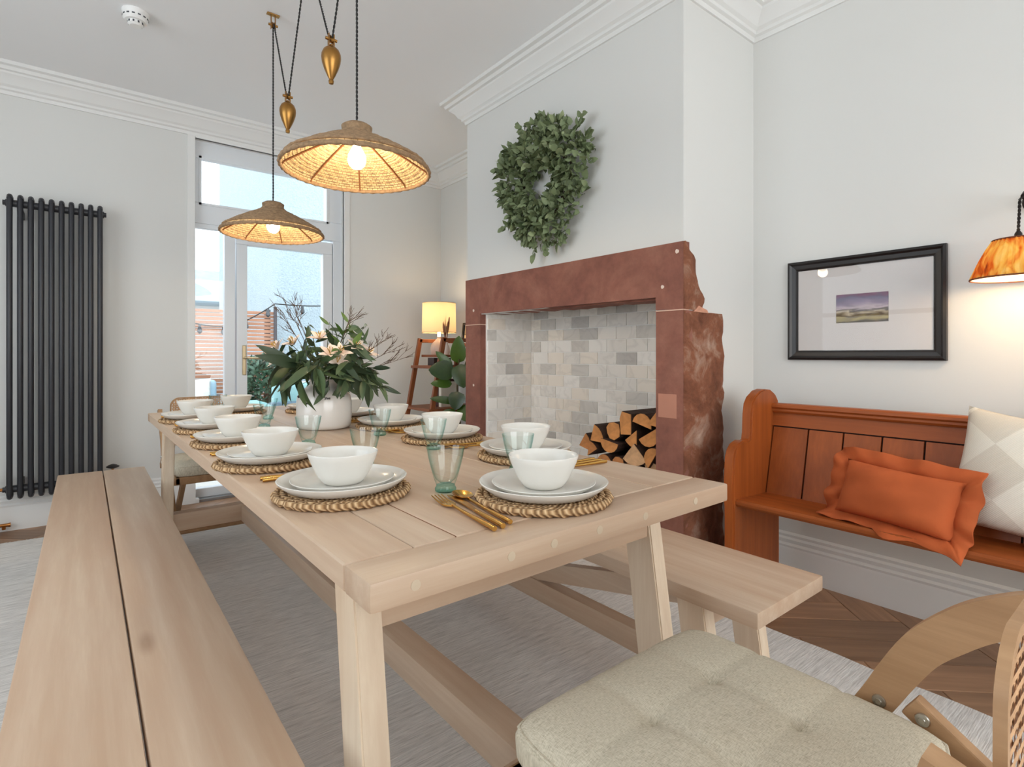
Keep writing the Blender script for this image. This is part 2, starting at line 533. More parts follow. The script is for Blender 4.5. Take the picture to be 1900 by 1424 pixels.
bm = B(); box(bm, DX0, DX1, YF - .01, YF + .18, -.02, .02, .004)
struct(obj('trim_4', bm, plain('door_sill', S(150, 150, 152), .4, .6)))

# ---- smoke alarm on the ceiling
e = thing('smoke_alarm', 'round white smoke alarm with vent slots on the ceiling', 'smoke alarm', (.20, 3.30, ZC))
m_plastic = plain('white_plastic', S(238, 238, 236), .4)
bm = B(); lathe(bm, [(0, 0), (.058, 0), (.058, -.014), (.054, -.020), (.054, -.038), (.046, -.048), (0, -.048)], 32)
obj('housing', bm, m_plastic, e, True)
bm = B(); lathe(bm, [(.032, -.048), (.034, -.062), (.024, -.070), (0, -.070)], 28)
hd = obj('sensor_head', bm, m_plastic, e, True)
bm = B()
for i in range(14):
    a = 2 * PI * i / 14
    tboxM(bm, Matrix.Translation((.0535 * math.cos(a), .0535 * math.sin(a), -.030)) @ Matrix.Rotation(a, 4, 'Z'), .004, .012, .006)
for i in range(10):
    a = 2 * PI * i / 10
    tboxM(bm, Matrix.Translation((.033 * math.cos(a), .033 * math.sin(a), -.057)) @ Matrix.Rotation(a, 4, 'Z'), .004, .007, .010)
vs_ = obj('vent_slots', bm, plain('dark_slot', S(70, 72, 76), .6), e); vs_['kind'] = 'stuff'

# ---- marble brick tiles lining the fire opening (pieces of the chimney wall)
tile_mats = []
for i, (c, v) in enumerate([((238, 233, 226), .05), ((246, 242, 236), .04), ((216, 211, 204), .07), ((200, 196, 191), .07), ((243, 234, 222), .04)]):
    m, nt, b = new_mat('marble_tile_%d' % i)
    oi = nt.nodes.new('ShaderNodeObjectInfo'); tc = nt.nodes.new('ShaderNodeTexCoord')
    sc_ = nt.nodes.new('ShaderNodeVectorMath'); sc_.operation = 'SCALE'; sc_.inputs[0].default_value = (9, 7, 5)
    nt.links.new(oi.outputs['Random'], sc_.inputs['Scale'])
    ad = nt.nodes.new('ShaderNodeVectorMath'); ad.operation = 'ADD'
    nt.links.new(tc.outputs['Object'], ad.inputs[0]); nt.links.new(sc_.outputs[0], ad.inputs[1])
    n1 = noise(nt, ad.outputs[0], 4, 4, .5, 1.0)
    base = S(*c)
    cc = ramp(nt, n1, [(.30, sc3(base, 1 - v)), (.45, base), (.50, sc3(base, .90)), (.55, base), (.8, sc3(base, 1 + v))]).outputs[0]
    nt.links.new(cc, b.inputs['Base Color']); b.inputs['Roughness'].default_value = .38
    tile_mats.append(m)
m_grout = plain('pale_grout', S(248, 247, 244), .85)
bm = B(); box(bm, TX, TX + .014, OY0, OY1, 0, 1.44); box(bm, 2.075, TX, OY1 - .012, OY1 + .001, 0, 1.44); box(bm, 2.21, TX, OY0 - .001, OY0 + .012, 0, 1.44)
obj('grout_bed', bm, m_grout, breast)
TW, TH, TG = .150, .0755, .0042
def tile_mesh(wd, mat):
    bm = B(); box(bm, -wd / 2 + TG / 2, wd / 2 - TG / 2, -.004, .004, -TH / 2 + TG / 2, TH / 2 - TG / 2, .0012, 1)
    return mesh_of(bm, 'tile', mat)
tm = {}
def put_tile(a0, a1, place, z):
    wd = round(a1 - a0, 4)
    if wd < .012: return
    i = random.choices(range(5), [4, 4, 3, 1.3, 3])[0]
    if (wd, i) not in tm: tm[(wd, i)] = tile_mesh(wd, tile_mats[i])
    link('tile', tm[(wd, i)], breast, place((a0 + a1) / 2, z))
rows = range(5, 19)
for r_ in rows:
    z = (r_ + .5) * TH + .012
    off = 0 if r_ % 2 else TW / 2
    y = OY0 - off
    while y < OY1 - .015:
        a0, a1 = max(y, OY0), min(y + TW, OY1 - .012)
        put_tile(a0, a1, lambda c, zz: Matrix.Translation((TX - .001 + random.uniform(-.0006, .0006), c, zz)) @ Matrix.Rotation(PI / 2, 4, 'Z'), z)
        y += TW
    x = TX - .004 - (TW if r_ % 2 else TW / 2)
    hi = TX - .004
    while hi > 2.08:
        a0 = max(x, 2.075)
        put_tile(a0, hi, lambda c, zz: Matrix.Translation((c, OY1 - .0125 + random.uniform(-.0006, .0006), zz)), z)
        hi = x; x -= TW
bm = B(); box(bm, 2.04, TX, OY0, OY1, 0, .012)
obj('hearth', bm, plain('hearth_slate', S(90, 86, 84), .6, var=.15), breast)

# ================================================================ FIREPLACE SURROUND (red sandstone)
def sandstone(name, c1, c2, c3, bump, sc_=5.0, rough=.85):
    m, nt, b = new_mat(name)
    v = coords(nt)
    n1 = noise(nt, v, sc_, 6, .62, .5); n2 = noise(nt, v, sc_ * 5, 6, .7)
    cc = ramp(nt, n1, [(.30, c1), (.52, c2), (.72, c3)]).outputs[0]
    f = ramp(nt, n2, [(.35, (.86, .86, .86, 1)), (.65, (1.08, 1.06, 1.05, 1))]).outputs[0]
    cc = mixc(nt, 1.0, cc, f, 'MULTIPLY')
    nt.links.new(cc, b.inputs['Base Color']); b.inputs['Roughness'].default_value = rough
    b.inputs['Specular IOR Level'].default_value = .3
    mx = math_n(nt, 'ADD', n1, math_n(nt, 'MULTIPLY', n2, .5))
    add_bump(nt, b, mx, bump, .02)
    return m
m_stone = sandstone('dressed_sandstone', S(122, 78, 68), S(142, 94, 80), S(156, 108, 92), .12, 3.0)
m_rough = sandstone('rough_sandstone', S(104, 62, 44), S(142, 92, 68), S(190, 162, 144), .9, 7.0)
fs = thing('fireplace_surround', 'large red sandstone fireplace surround with rough broken side', 'fireplace', (0, 0, 0))
# lintel: short-legged block; its near end is a broken rough face
bm = B()
prism(bm, [(3.082, 1.556), (CY0 - .006, 1.545), (CY0 - .006, 1.250), (OY0 + .002, 1.254), (OY0 + .002, 1.312), (OY1 - .002, 1.323), (OY1 - .002, 1.254), (3.082, 1.256)], 'x', 2.030, 2.075)
# chipped underside of the lintel behind the dressed face
pts = [(OY0 + .002, 1.318)]
n = 26
for i in range(n + 1):
    t = i / n
    pts.append((OY0 + .002 + (OY1 - OY0 - .004) * t, 1.308 + .011 * t + random.uniform(-.006, .006)))
pts += [(OY1 - .002, 1.54), (OY0 + .002, 1.53)]
prism(bm, pts, 'x', 2.072, 2.20)
lint = obj('lintel', bm, m_stone, fs)
def rough_face(bm, outline_l, outline_r, y, z0, z1, depth, nx=9, nz=30, amp=.006, x0=2.030):
    """near (−y) face as a jittered grid between a straight front edge and an irregular rear edge, with a solid behind it"""
    rnd = random.Random(3)
    grid = []
    for j in range(nz + 1):
        z = z0 + (z1 - z0) * j / nz
        xr = outline_r(z)
        row = []
        for i in range(nx + 1):
            t = i / nx
            dy = 0 if i in (0,) else rnd.uniform(-amp, amp * .6) - (.010 * math.sin(PI * t) * (0.5 + .5 * math.sin(9 * z)))
            row.append(bm.verts.new((x0 + (xr - x0) * t, y + dy, z)))
        grid.append(row)
    for j in range(nz):
        for i in range(nx):
            bm.faces.new((grid[j][i], grid[j][i + 1], grid[j + 1][i + 1], grid[j + 1][i]))
    back = [bm.verts.new((grid[j][-1].co.x, y + depth, grid[j][-1].co.z)) for j in range(nz + 1)]
    for j in range(nz): bm.faces.new((grid[j][-1], back[j], back[j + 1], grid[j + 1][-1]))
    top = [bm.verts.new((v.co.x, y + depth, v.co.z)) for v in grid[-1][:-1]] + [back[-1]]
    for i in range(nx): bm.faces.new((grid[-1][i], grid[-1][i + 1], top[i + 1], top[i]))
lin_prof = [(1.250, 2.175), (1.262, 2.165), (1.28, 2.186), (1.302, 2.196), (1.33, 2.170), (1.361, 2.142), (1.40, 2.128), (1.431, 2.122), (1.47, 2.120), (1.495, 2.110), (1.505, 2.085), (1.525, 2.052), (1.545, 2.036)]
def interp(tab, z):
    for (a, xa), (b_, xb) in zip(tab, tab[1:]):
        if a <= z <= b_: return xa + (xb - xa) * (z - a) / (b_ - a)
    return tab[0][1] if z < tab[0][0] else tab[-1][1]
bm = B(); rough_face(bm, None, lambda z: interp(lin_prof, z), CY0 - .007, 1.250, 1.5445, .10, nx=5, nz=16, amp=.003, x0=2.0305)
obj('broken_lintel_end', bm, m_rough, lint, smooth=True, ang=60)
# right jamb
bm = B(); box(bm, 2.030, 2.10, CY0 - .006, OY0 + .002, 0, 1.247, .003)
jr = obj('jamb', bm, m_stone, fs)
def jx(z): return 2.343 + .006 * math.sin(14 * z) + .004 * math.sin(37 * z + 1)
bm = B(); rough_face(bm, None, jx, CY0 - .007, 0, 1.243, .10, nx=10, nz=44, amp=.007, x0=2.0305)
obj('rough_side', bm, m_rough, jr, smooth=True, ang=60)
bm = B(); box(bm, 2.030, 2.076, OY1 - .002, 3.082, 0, 1.250, .003)
jl = obj('jamb', bm, m_stone, fs)
m_mortar = plain('pale_lime_mortar', S(222, 186, 164), .9)
for yy0, yy1, z in ((CY0 - .008, OY0 + .003, 1.2465), (OY1 - .003, 3.083, 1.2505)):
    bm = B(); box(bm, 2.0285, 2.07, yy0, yy1, z, z + .0045); obj('mortar_joint', bm, m_mortar, fs)
bm = B(); prism(bm, [(2.10, 1.243), (2.215, 1.240), (2.205, 1.254), (2.17, 1.262), (2.14, 1.270), (2.125, 1.258)], 'y', CY0 - .012, CY0 + .02)
obj('mortar_joint', bm, plain('pink_mortar', S(206, 150, 124), .9, var=.15, vscale=40), fs)
m_plug = plain('plug_mortar', S(226, 206, 192), .85)
for (py, pz, r_) in ((1.409, 1.504, .009), (1.485, 1.356, .008), (2.985, 1.347, .009), (2.985, .851, .008)):
    bm = B(); lathe(bm, [(0, .0), (r_, 0), (r_ * 1.1, -.003), (r_, -.006)], 14, wob=.08)
    obj('plug', bm, m_plug, fs, M=Matrix.Translation((2.0285, py, pz)) @ Matrix.Rotation(-PI / 2, 4, 'Y'))
bm = B(); box(bm, 2.0288, 2.034, 1.412, 1.508, .772, .878, .001)
obj('repair_patch', bm, plain('pale_stone_patch', S(186, 130, 108), .85, var=.06), fs)

# ================================================================ LOG STACK in the fire opening
m_bark = plain('log_bark', S(58, 36, 24), .95, var=.35, vscale=20, bump=.8, bscale=30, bdist=.01)
def cutwood(name, c):
    m, nt, b = new_mat(name)
    v = coords(nt); n1 = noise(nt, v, 12, 5, .6, .8)
    nt.links.new(ramp(nt, n1, [(.3, sc3(S(*c), .62)), (.6, S(*c)), (.8, sc3(S(*c), 1.2))]).outputs[0], b.inputs['Base Color'])
    b.inputs['Roughness'].default_value = .85; add_bump(nt, b, n1, .3, .01)
    return m
cut = [cutwood('cut_log_a', (214, 146, 84)), cutwood('cut_log_b', (200, 132, 76)), cutwood('cut_log_c', (216, 170, 126))]
def log(pts, yo, zo, L, mi, label, x0=2.085, rot=0):
    e = thing('firewood_log', label, 'log', (x0, yo, zo), 0, 'split logs stacked in the fireplace')
    c, s_ = math.cos(rot), math.sin(rot)
    pp = [(1.08 * (a * c - b_ * s_), 1.08 * (a * s_ + b_ * c)) for a, b_ in pts]
    bm = B(); prism(bm, pp, 'x', 0, L); obj('bark', bm, m_bark, e)
    bm = B(); prism(bm, [(a * .96, b_ * .96) for a, b_ in pp], 'x', -.004, .02); obj('cut_face', bm, cut[mi], e)
# cross-sections in (y,z), metres; y grows to the left in the picture
wedge = lambda a, r_, n=6: [(0, -r_ * .38)] + [(r_ * math.cos(PI / 2 + a * (i / n - .5)) * 1.0, -r_ * .38 + r_ * math.sin(PI / 2 + a * (i / n - .5))) for i in range(n + 1)]
half = lambda r_, n=8: [(r_ * math.cos(PI * i / n), r_ * math.sin(PI * i / n) - r_ * .42) for i in range(n + 1)]
rnd_ = lambda r_, n=9: [(r_ * math.cos(2 * PI * i / n) * (1 + .12 * math.sin(3 * i)), r_ * math.sin(2 * PI * i / n) * (1 + .1 * math.cos(2 * i))) for i in range(n)]
logs = [  # y, z, shape, material, rotation, where it is
    (1.655, .735, half(.055), 0, .25, 'topmost long half-round split log in the fireplace stack'),
    (1.585, .735, wedge(1.0, .085), 0, 1.2, 'split log at top right of the stack against the stone jamb'),
    (1.755, .712, [(-.03, -.05), (.03, -.055), (.038, .02), (.025, .055), (-.03, .045)], 0, .0, 'upright squarish split log below the top of the stack'),
    (1.835, .668, rnd_(.044), 0, .3, 'rounded split log left of the upright log in the stack'),
    (1.700, .655, wedge(.9, .085), 0, 3.6, 'small wedge-shaped log in the middle of the stack'),
    (1.60, .655, half(.06), 0, 2.6, 'half-round log by the right jamb, second row from the top'),
    (1.955, .622, wedge(1.3, .085), 0, .95, 'large wedge log forming the left shoulder of the stack'),
    (1.850, .590, half(.055), 0, 3.3, 'downward half-round log in the centre left of the stack'),
    (1.690, .580, wedge(1.5, .10), 2, 3.1, 'biggest pale cracked log in the centre of the stack'),
    (1.595, .575, half(.05), 0, -1.0, 'half-round log low on the right of the stack'),
    (2.045, .575, wedge(1.2, .08), 1, 1.2, 'leftmost split log of the stack, sloping outwards'),
    (1.985, .545, wedge(.8, .075), 1, .6, 'thin split log beside the leftmost log of the stack'),
    (1.880, .515, half(.045), 1, .2, 'small log in the lower left of the stack'),
    (1.790, .510, rnd_(.035), 1, .4, 'small round log low in the middle of the stack'),
    (1.720, .500, half(.04), 1, .1, 'half log under the biggest pale log'),
    (1.600, .490, wedge(1.4, .08), 2, .2, 'pale wedge log at the lower right just above the table edge'),
    (1.660, .400, rnd_(.06), 1, .1, 'round log low in the stack, third course from the hearth'),
    (1.850, .410, half(.07), 0, .2, 'half log low in the stack behind the table edge'),
]
for (yy, zz, shp, mi, rot, lab) in logs: log(shp, yy, zz, .30, mi, lab, x0=2.085 + random.uniform(0, .025), rot=rot)
for (yy, zz, r_, lab) in ((1.60, .07, .07, 'bottom log nearest the right jamb'), (1.75, .07, .07, 'second bottom log from the right jamb'), (1.91, .07, .075, 'third bottom log from the right jamb'), (2.06, .07, .07, 'leftmost log of the bottom course'),
                          (1.66, .20, .07, 'log of the second course by the right jamb'), (1.82, .20, .07, 'middle log of the second course'), (1.98, .20, .07, 'left log of the second course'), (1.60, .32, .06, 'right log of the third course'), (1.75, .31, .06, 'middle log of the third course'), (1.92, .32, .065, 'left log of the third course')):
    log(rnd_(r_), yy, zz + .012, .30, 1, lab + ' in the fireplace')

# ================================================================ RUG
m, nt, b = new_mat('woven_rug')
v1 = coords(nt, (2.2, 60, 1)); v2 = coords(nt, (14, 260, 1)); v3 = coords(nt, (.7, 1.6, 1))
n1 = noise(nt, v1, 1, 5, .6); n2 = noise(nt, v2, 1, 3, .6); n3 = noise(nt, v3, 1, 3)
cc = ramp(nt, n1, [(.28, S(190, 186, 181)), (.48, S(224, 220, 215)), (.70, S(238, 235, 231))]).outputs[0]
cc = mixc(nt, .55, cc, ramp(nt, n2, [(.35, S(172, 169, 165)), (.6, S(236, 233, 229))]).outputs[0])
cc = mixc(nt, 1.0, cc, ramp(nt, n3, [(.3, (.92, .92, .92, 1)), (.7, (1.06, 1.05, 1.04, 1))]).outputs[0], 'MULTIPLY')
nt.links.new(cc, b.inputs['Base Color']); b.inputs['Roughness'].default_value = .95; b.inputs['Specular IOR Level'].default_value = .1
add_bump(nt, b, math_n(nt, 'ADD', n1, n2), .5, .006)
m_rug = m
rug = thing('woven_rug', 'large flat-woven beige grey rug with fringed end under the dining table', 'rug')
bm = B()
nx, ny = 60, 110
g = [[bm.verts.new((RUG[0] + (RUG[1] - RUG[0]) * i / nx + .004 * math.sin(j * .9), RUG[2] + (RUG[3] - RUG[2]) * j / ny + .004 * math.sin(i * .7), .010 + .0016 * math.sin(i * .33 + j * .11) * math.sin(j * .23))) for i in range(nx + 1)] for j in range(ny + 1)]
for j in range(ny):
    for i in range(nx): bm.faces.new((g[j][i], g[j][i + 1], g[j + 1][i + 1], g[j + 1][i]))
ext = bmesh.ops.extrude_face_region(bm, geom=list(bm.faces))
for q in ext['geom']:
    if isinstance(q, bmesh.types.BMVert): q.co.z = .0015
obj('pile', bm, m_rug, rug, smooth=True)
bm = B(); rr = random.Random(5)
for i in range(420):
    x = RUG[0] + (RUG[1] - RUG[0]) * (i + rr.random() * .6) / 420
    y = RUG[3] - .004; L = rr.uniform(.02, .045); dx = rr.uniform(-.012, .012)
    tube(bm, [(x, y, .007), (x + dx * .4, y + L * .5, .006), (x + dx, y + L, .003)], [.0022, .002, .0012], 4)
fr = obj('fringe', bm, plain('fringe_cotton', S(206, 196, 180), .95), rug); fr['kind'] = 'stuff'

# ================================================================ TABLE
PD, PLt = S(162, 120, 88), S(208, 187, 164)
m_py = wood('pine_along_y', PD, PLt, 'y', 8, .42, .45, rnd=.07, spec=.5)
m_px = wood('pine_along_x', PD, PLt, 'x', 8, .42, .45, rnd=.05, spec=.5)
m_pz = wood('pine_along_z', S(184, 148, 114), S(236, 222, 200), 'z', 8, .5, .55, rnd=.06, spec=.4)
TA = R(0.75)
tb = thing('dining_table', 'long pale pine plank dining table on splayed legs', 'table', (.6957, 1.961, 0), TA)
HW, HL, TT, TBOT = .430, 1.3075, .760, .720
for sg in (-1, 1):
    ya, yb = (-HL, -HL + .085) if sg < 0 else (HL - .085, HL)
    bm = B(); box(bm, -HW, HW, ya, yb, TBOT, TT, .005, 2); bb = obj('breadboard_end', bm, m_px, tb, smooth=True)
    if sg < 0:
        for x in (-.365, -.20, -.11, .0, .13, .30):      # wooden pegs showing in the end face
            bm = B(); lathe(bm, [(0, -.0008), (.0075, -.0006), (.0078, .004)], 14)
            obj('peg', bm, plain('peg_end_grain', S(196, 178, 154), .6) if x == -.365 else bpy.data.materials['peg_end_grain'], bb, M=Matrix.Translation((x, ya, .742)) @ Matrix.Rotation(-PI / 2, 4, 'X'))
ed = [-HW, -.32, -.246, -.06, .108, .268, HW]
ed = [-HW, -.320, -.243, -.03, .14, .272, HW]
for i in range(len(ed) - 1):
    bm = B(); gap = .0018 if i in (1, 2) else .0007
    box(bm, ed[i] + gap * .5, ed[i + 1] - gap * .5, -HL + .0862, HL - .0862, TBOT, TT - (.0004 if i % 2 else 0), .0022 if 0 < i < 5 else .003, 1)
    obj('plank', bm, m_py, tb)
bm = B(); box(bm, ed[2] - .0025, ed[2] + .0025, -HL + .09, HL - .09, TBOT, TT - .0016)
obj('plank_gap', bm, plain('gap_wood', S(120, 76, 48), .8), tb)
lean = .14
for sy in (-1, 1):
    for sx in (-1, 1):
        # leg foot on the floor, leaning out lengthwise
        xi = sx * (HW - .043 - .0225)
        ytop = sy * (HL - .200); yt = ytop; yb = ytop + sy * lean * TBOT
        bm = B()
        hw, hd = .0225, .040
        vs = []
        for z, y in ((.011, yb), (TBOT, yt)):
            for dx, dy in ((-hw, -hd), (hw, -hd), (hw, hd), (-hw, hd)): vs.append(bm.verts.new((xi + dx, y + dy, z)))
        for f in ((0, 1, 2, 3), (7, 6, 5, 4), (0, 4, 5, 1), (1, 5, 6, 2), (2, 6, 7, 3), (3, 7, 4, 0)): bm.faces.new([vs[q] for q in f])
        bmesh.ops.bevel(bm, geom=list(bm.edges), offset=.003, segments=2, affect='EDGES')
        obj('leg', bm, m_pz, tb, smooth=True)
    def yat(z, sy=sy): return sy * (HL - .200) + sy * lean * (TBOT - z)
    bm = B(); yy = yat(.68); box(bm, -HW + .088, HW - .088, yy - .040, yy + .034, .617, TBOT - .0005, .003)
    obj('end_rail', bm, m_px, tb, smooth=True)
    bm = B(); yy = yat(.225); box(bm, -HW + .088, HW - .088, yy - .034, yy + .034, .185, .270, .003)
    obj('cross_stretcher', bm, m_px, tb, smooth=True)
bm = B(); box(bm, -.036, .036, -HL + .155, HL - .155, .182, .262, .003)
obj('long_stretcher', bm, m_py, tb, smooth=True)

# ================================================================ BENCHES
def bench(label, x0, x1, ya, yb, H, braces, ngap):
    cx, cy = (x0 + x1) / 2, (ya + yb) / 2; hw, hl = (x1 - x0) / 2, (yb - ya) / 2
    e = thing('dining_bench', label, 'bench', (cx, cy, 0))
    n = ngap
    for i in range(n):
        a, b_ = -hw + 2 * hw * i / n, -hw + 2 * hw * (i + 1) / n
        bm = B(); box(bm, a + (.0018 if i else 0), b_ - (.0018 if i < n - 1 else 0), -hl, hl, H - .04, H, .006, 2)
        obj('seat_plank', bm, m_py, e, smooth=True)
    for sy in (-1, 1):
        def yat(z): return sy * (hl - .20) + sy * lean * (H - .04 - z)
        for sx in (-1, 1):
            xi = sx * (hw - .03 - .0225); bm = B(); vs = []
            for z, y in ((.011, yat(0)), (H - .041, yat(H - .041))):
                for dx, dy in ((-.0225, -.04), (.0225, -.04), (.0225, .04), (-.0225, .04)): vs.append(bm.verts.new((xi + dx, y + dy, z)))
            for f in ((0, 1, 2, 3), (7, 6, 5, 4), (0, 4, 5, 1), (1, 5, 6, 2), (2, 6, 7, 3), (3, 7, 4, 0)): bm.faces.new([vs[q] for q in f])
            bmesh.ops.bevel(bm, geom=list(bm.edges), offset=.003, segments=2, affect='EDGES')
            obj('leg', bm, m_pz, e, smooth=True)
        for z0, z1, nm in ((.115, .19, 'cross_stretcher'), (H - .115, H - .041, 'end_rail')):
            yy = yat((z0 + z1) / 2)
            bm = B(); box(bm, -hw + .075, hw - .075, yy - .03, yy + .03, z0, z1, .003); obj(nm, bm, m_px, e, smooth=True)
        if braces:
            bm = B(); p0 = Vector((0, sy * .17, .185)); p1 = Vector((0, sy * (hl - .245), H - .085))
            beam(bm, p0, p1, .036, .066, .002, up=(0, 0, 1)); obj('diagonal_brace', bm, m_py, e)
    bm = B(); box(bm, -.026, .026, -hl + .19, hl - .19, .116, .190, .003); obj('long_stretcher', bm, m_py, e, smooth=True)
    return e
bench('long pale pine bench on the left, radiator side of the table', -.105, .250, .30, 3.472, .46, False, 2)
bench('pale pine bench on the right, fireplace side, partly under the table', 1.205, 1.553, .622, 3.20, .46, True, 1)

# ================================================================ RATTAN FOLDING ARMCHAIRS
m_oak = wood('weathered_oak', S(120, 84, 52), S(180, 142, 104), 'y', 12, .5, .0, rnd=.05)
m_bent = wood('bentwood', S(130, 92, 58), S(186, 148, 110), 'y', 14, .45, 0, rnd=.04)
m_steel = plain('rivet_steel', S(190, 188, 180), .3, 1.0)
m_cane = plain('cane_weave', S(190, 148, 108), .6, var=.2, vscale=40)
m, nt, b = new_mat('linen_cushion')
va = coords(nt, (900, 140, 60)); vb = coords(nt, (140, 900, 60))
na = noise(nt, va, 1, 2); nb = noise(nt, vb, 1, 2); nc = noise(nt, coords(nt), 9, 3)
f = math_n(nt, 'MULTIPLY', math_n(nt, 'ADD', na, nb), .5)
cc = ramp(nt, f, [(.30, S(160, 152, 133)), (.50, S(196, 187, 167)), (.70, S(216, 208, 190))]).outputs[0]
nt.links.new(cc, b.inputs['Base Color']); b.inputs['Roughness'].default_value = .95; b.inputs['Specular IOR Level'].default_value = .12
add_bump(nt, b, f, .25, .002)
m_linen = m
def tufted(hx, hy, zb, zt, nx=44, ny=44):
    """box cushion with piped edges, four pinched tufts and the seams between them"""
    bm = B(); V = {}
    tufts = [(-.33, .33), (.33, .33), (-.33, -.33), (.33, -.33)]
    def dist_seg(p, a, b_):
        ax, ay = a; bx, by = b_; t = max(0, min(1, ((p[0] - ax) * (bx - ax) + (p[1] - ay) * (by - ay)) / ((bx - ax) ** 2 + (by - ay) ** 2)))
        return math.hypot(p[0] - ax - t * (bx - ax), p[1] - ay - t * (by - ay))
    segs = [((-.33, .33), (.33, .33)), ((-.33, -.33), (.33, -.33)), ((-.33, .33), (-.33, -.33)), ((.33, .33), (.33, -.33)),
            ((-.33, .33), (-1, .33)), ((.33, .33), (1, .33)), ((-.33, .33), (-.33, 1)), ((.33, .33), (.33, 1)), ((-.33, -.33), (-1, -.33)), ((.33, -.33), (1, -.33))]
    def crn(u, w_):
        # rounded-rectangle footprint
        k = 1 - .035 * (abs(u) ** 6) * (abs(w_) ** 6) * 1.6
        return u * hx * k, w_ * hy * k
    for j in range(ny + 1):
        for i in range(nx + 1):
            u, w_ = -1 + 2 * i / nx, -1 + 2 * j / ny
            x, y = crn(u, w_)
            edge = (1 - abs(u) ** 8) * (1 - abs(w_) ** 8)
            dome = (1 - u * u) * (1 - w_ * w_)
            z = zt - .020 + .020 * edge ** .5 + .012 * dome
            for (a, c_) in tufts: z -= .008 * math.exp(-(((u - a) ** 2 + (w_ - c_) ** 2) / .006)) + .006 * math.exp(-(((u - a) ** 2 + (w_ - c_) ** 2) / .05))
            for s_ in segs: z -= .0040 * math.exp(-(dist_seg((u, w_), *s_) / .028) ** 2)
            V[(i, j)] = bm.verts.new((x, y, z))
    for j in range(ny):
        for i in range(nx): bm.faces.new((V[(i, j)], V[(i + 1, j)], V[(i + 1, j + 1)], V[(i, j + 1)]))
    loop = [(i, 0) for i in range(nx)] + [(nx, j) for j in range(ny)] + [(i, ny) for i in range(nx, 0, -1)] + [(0, j) for j in range(ny, 0, -1)]
    prev = [V[q] for q in loop]
    for (k, z) in ((1.016, zt - .028), (1.018, (zt + zb) / 2), (1.012, zb + .010), (.985, zb)):
        cur = [bm.verts.new((V[q].co.x * k, V[q].co.y * k, z)) for q in loop]
        for a in range(len(loop)):
            b_ = (a + 1) % len(loop); bm.faces.new((prev[a], prev[b_], cur[b_], cur[a]))
        prev = cur
    bm.faces.new(prev)
    piping = [tuple(V[q].co) for q in loop[::2]]
    return bm, piping
def smooth_path(P, n):
    out = []
    for i in range(len(P) - 1):
        p0, p1, p2, p3 = P[max(0, i - 1)], P[i], P[i + 1], P[min(len(P) - 1, i + 2)]
        for k in range(n):
            t = k / n
            out.append(tuple(.5 * (2 * b_ + (c_ - a) * t + (2 * a - 5 * b_ + 4 * c_ - d) * t * t + (-a + 3 * b_ - 3 * c_ + d) * t ** 3) for a, b_, c_, d in zip(p0, p1, p2, p3)))
    return out + [P[-1]]
def slab_curve(bm, pts, x0, x1, half, outer=None):
    """flat bent strip: pts are (y,z, half-width) along the arm, thickness x0..x1"""
    ring = []
    n = len(pts)
    for i, (y, z, h) in enumerate(pts):
        a = pts[max(0, i - 1)]; c_ = pts[min(n - 1, i + 1)]
        t = Vector((0, c_[0] - a[0], c_[1] - a[1])).normalized(); nn = Vector((0, -t.z, t.y))
        p = Vector((0, y, z)); q = []
        for (xx, s_) in ((x0, -1), (x1, -1), (x1, 1), (x0, 1)):
            co = p + nn * h * s_; q.append(bm.verts.new((xx, co.y, co.z)))
        ring.append(q)
    for a, c_ in zip(ring, ring[1:]):
        for k in range(4):
            l = (k + 1) % 4; bm.faces.new((a[k], a[l], c_[l], c_[k]))
    bm.faces.new(ring[0]); bm.faces.new(ring[-1])
    es = [e for e in bm.edges if len(e.link_faces) == 2 and e.calc_face_angle(0) > R(50)]
    bmesh.ops.bevel(bm, geom=es, offset=.005, segments=2, affect='EDGES')
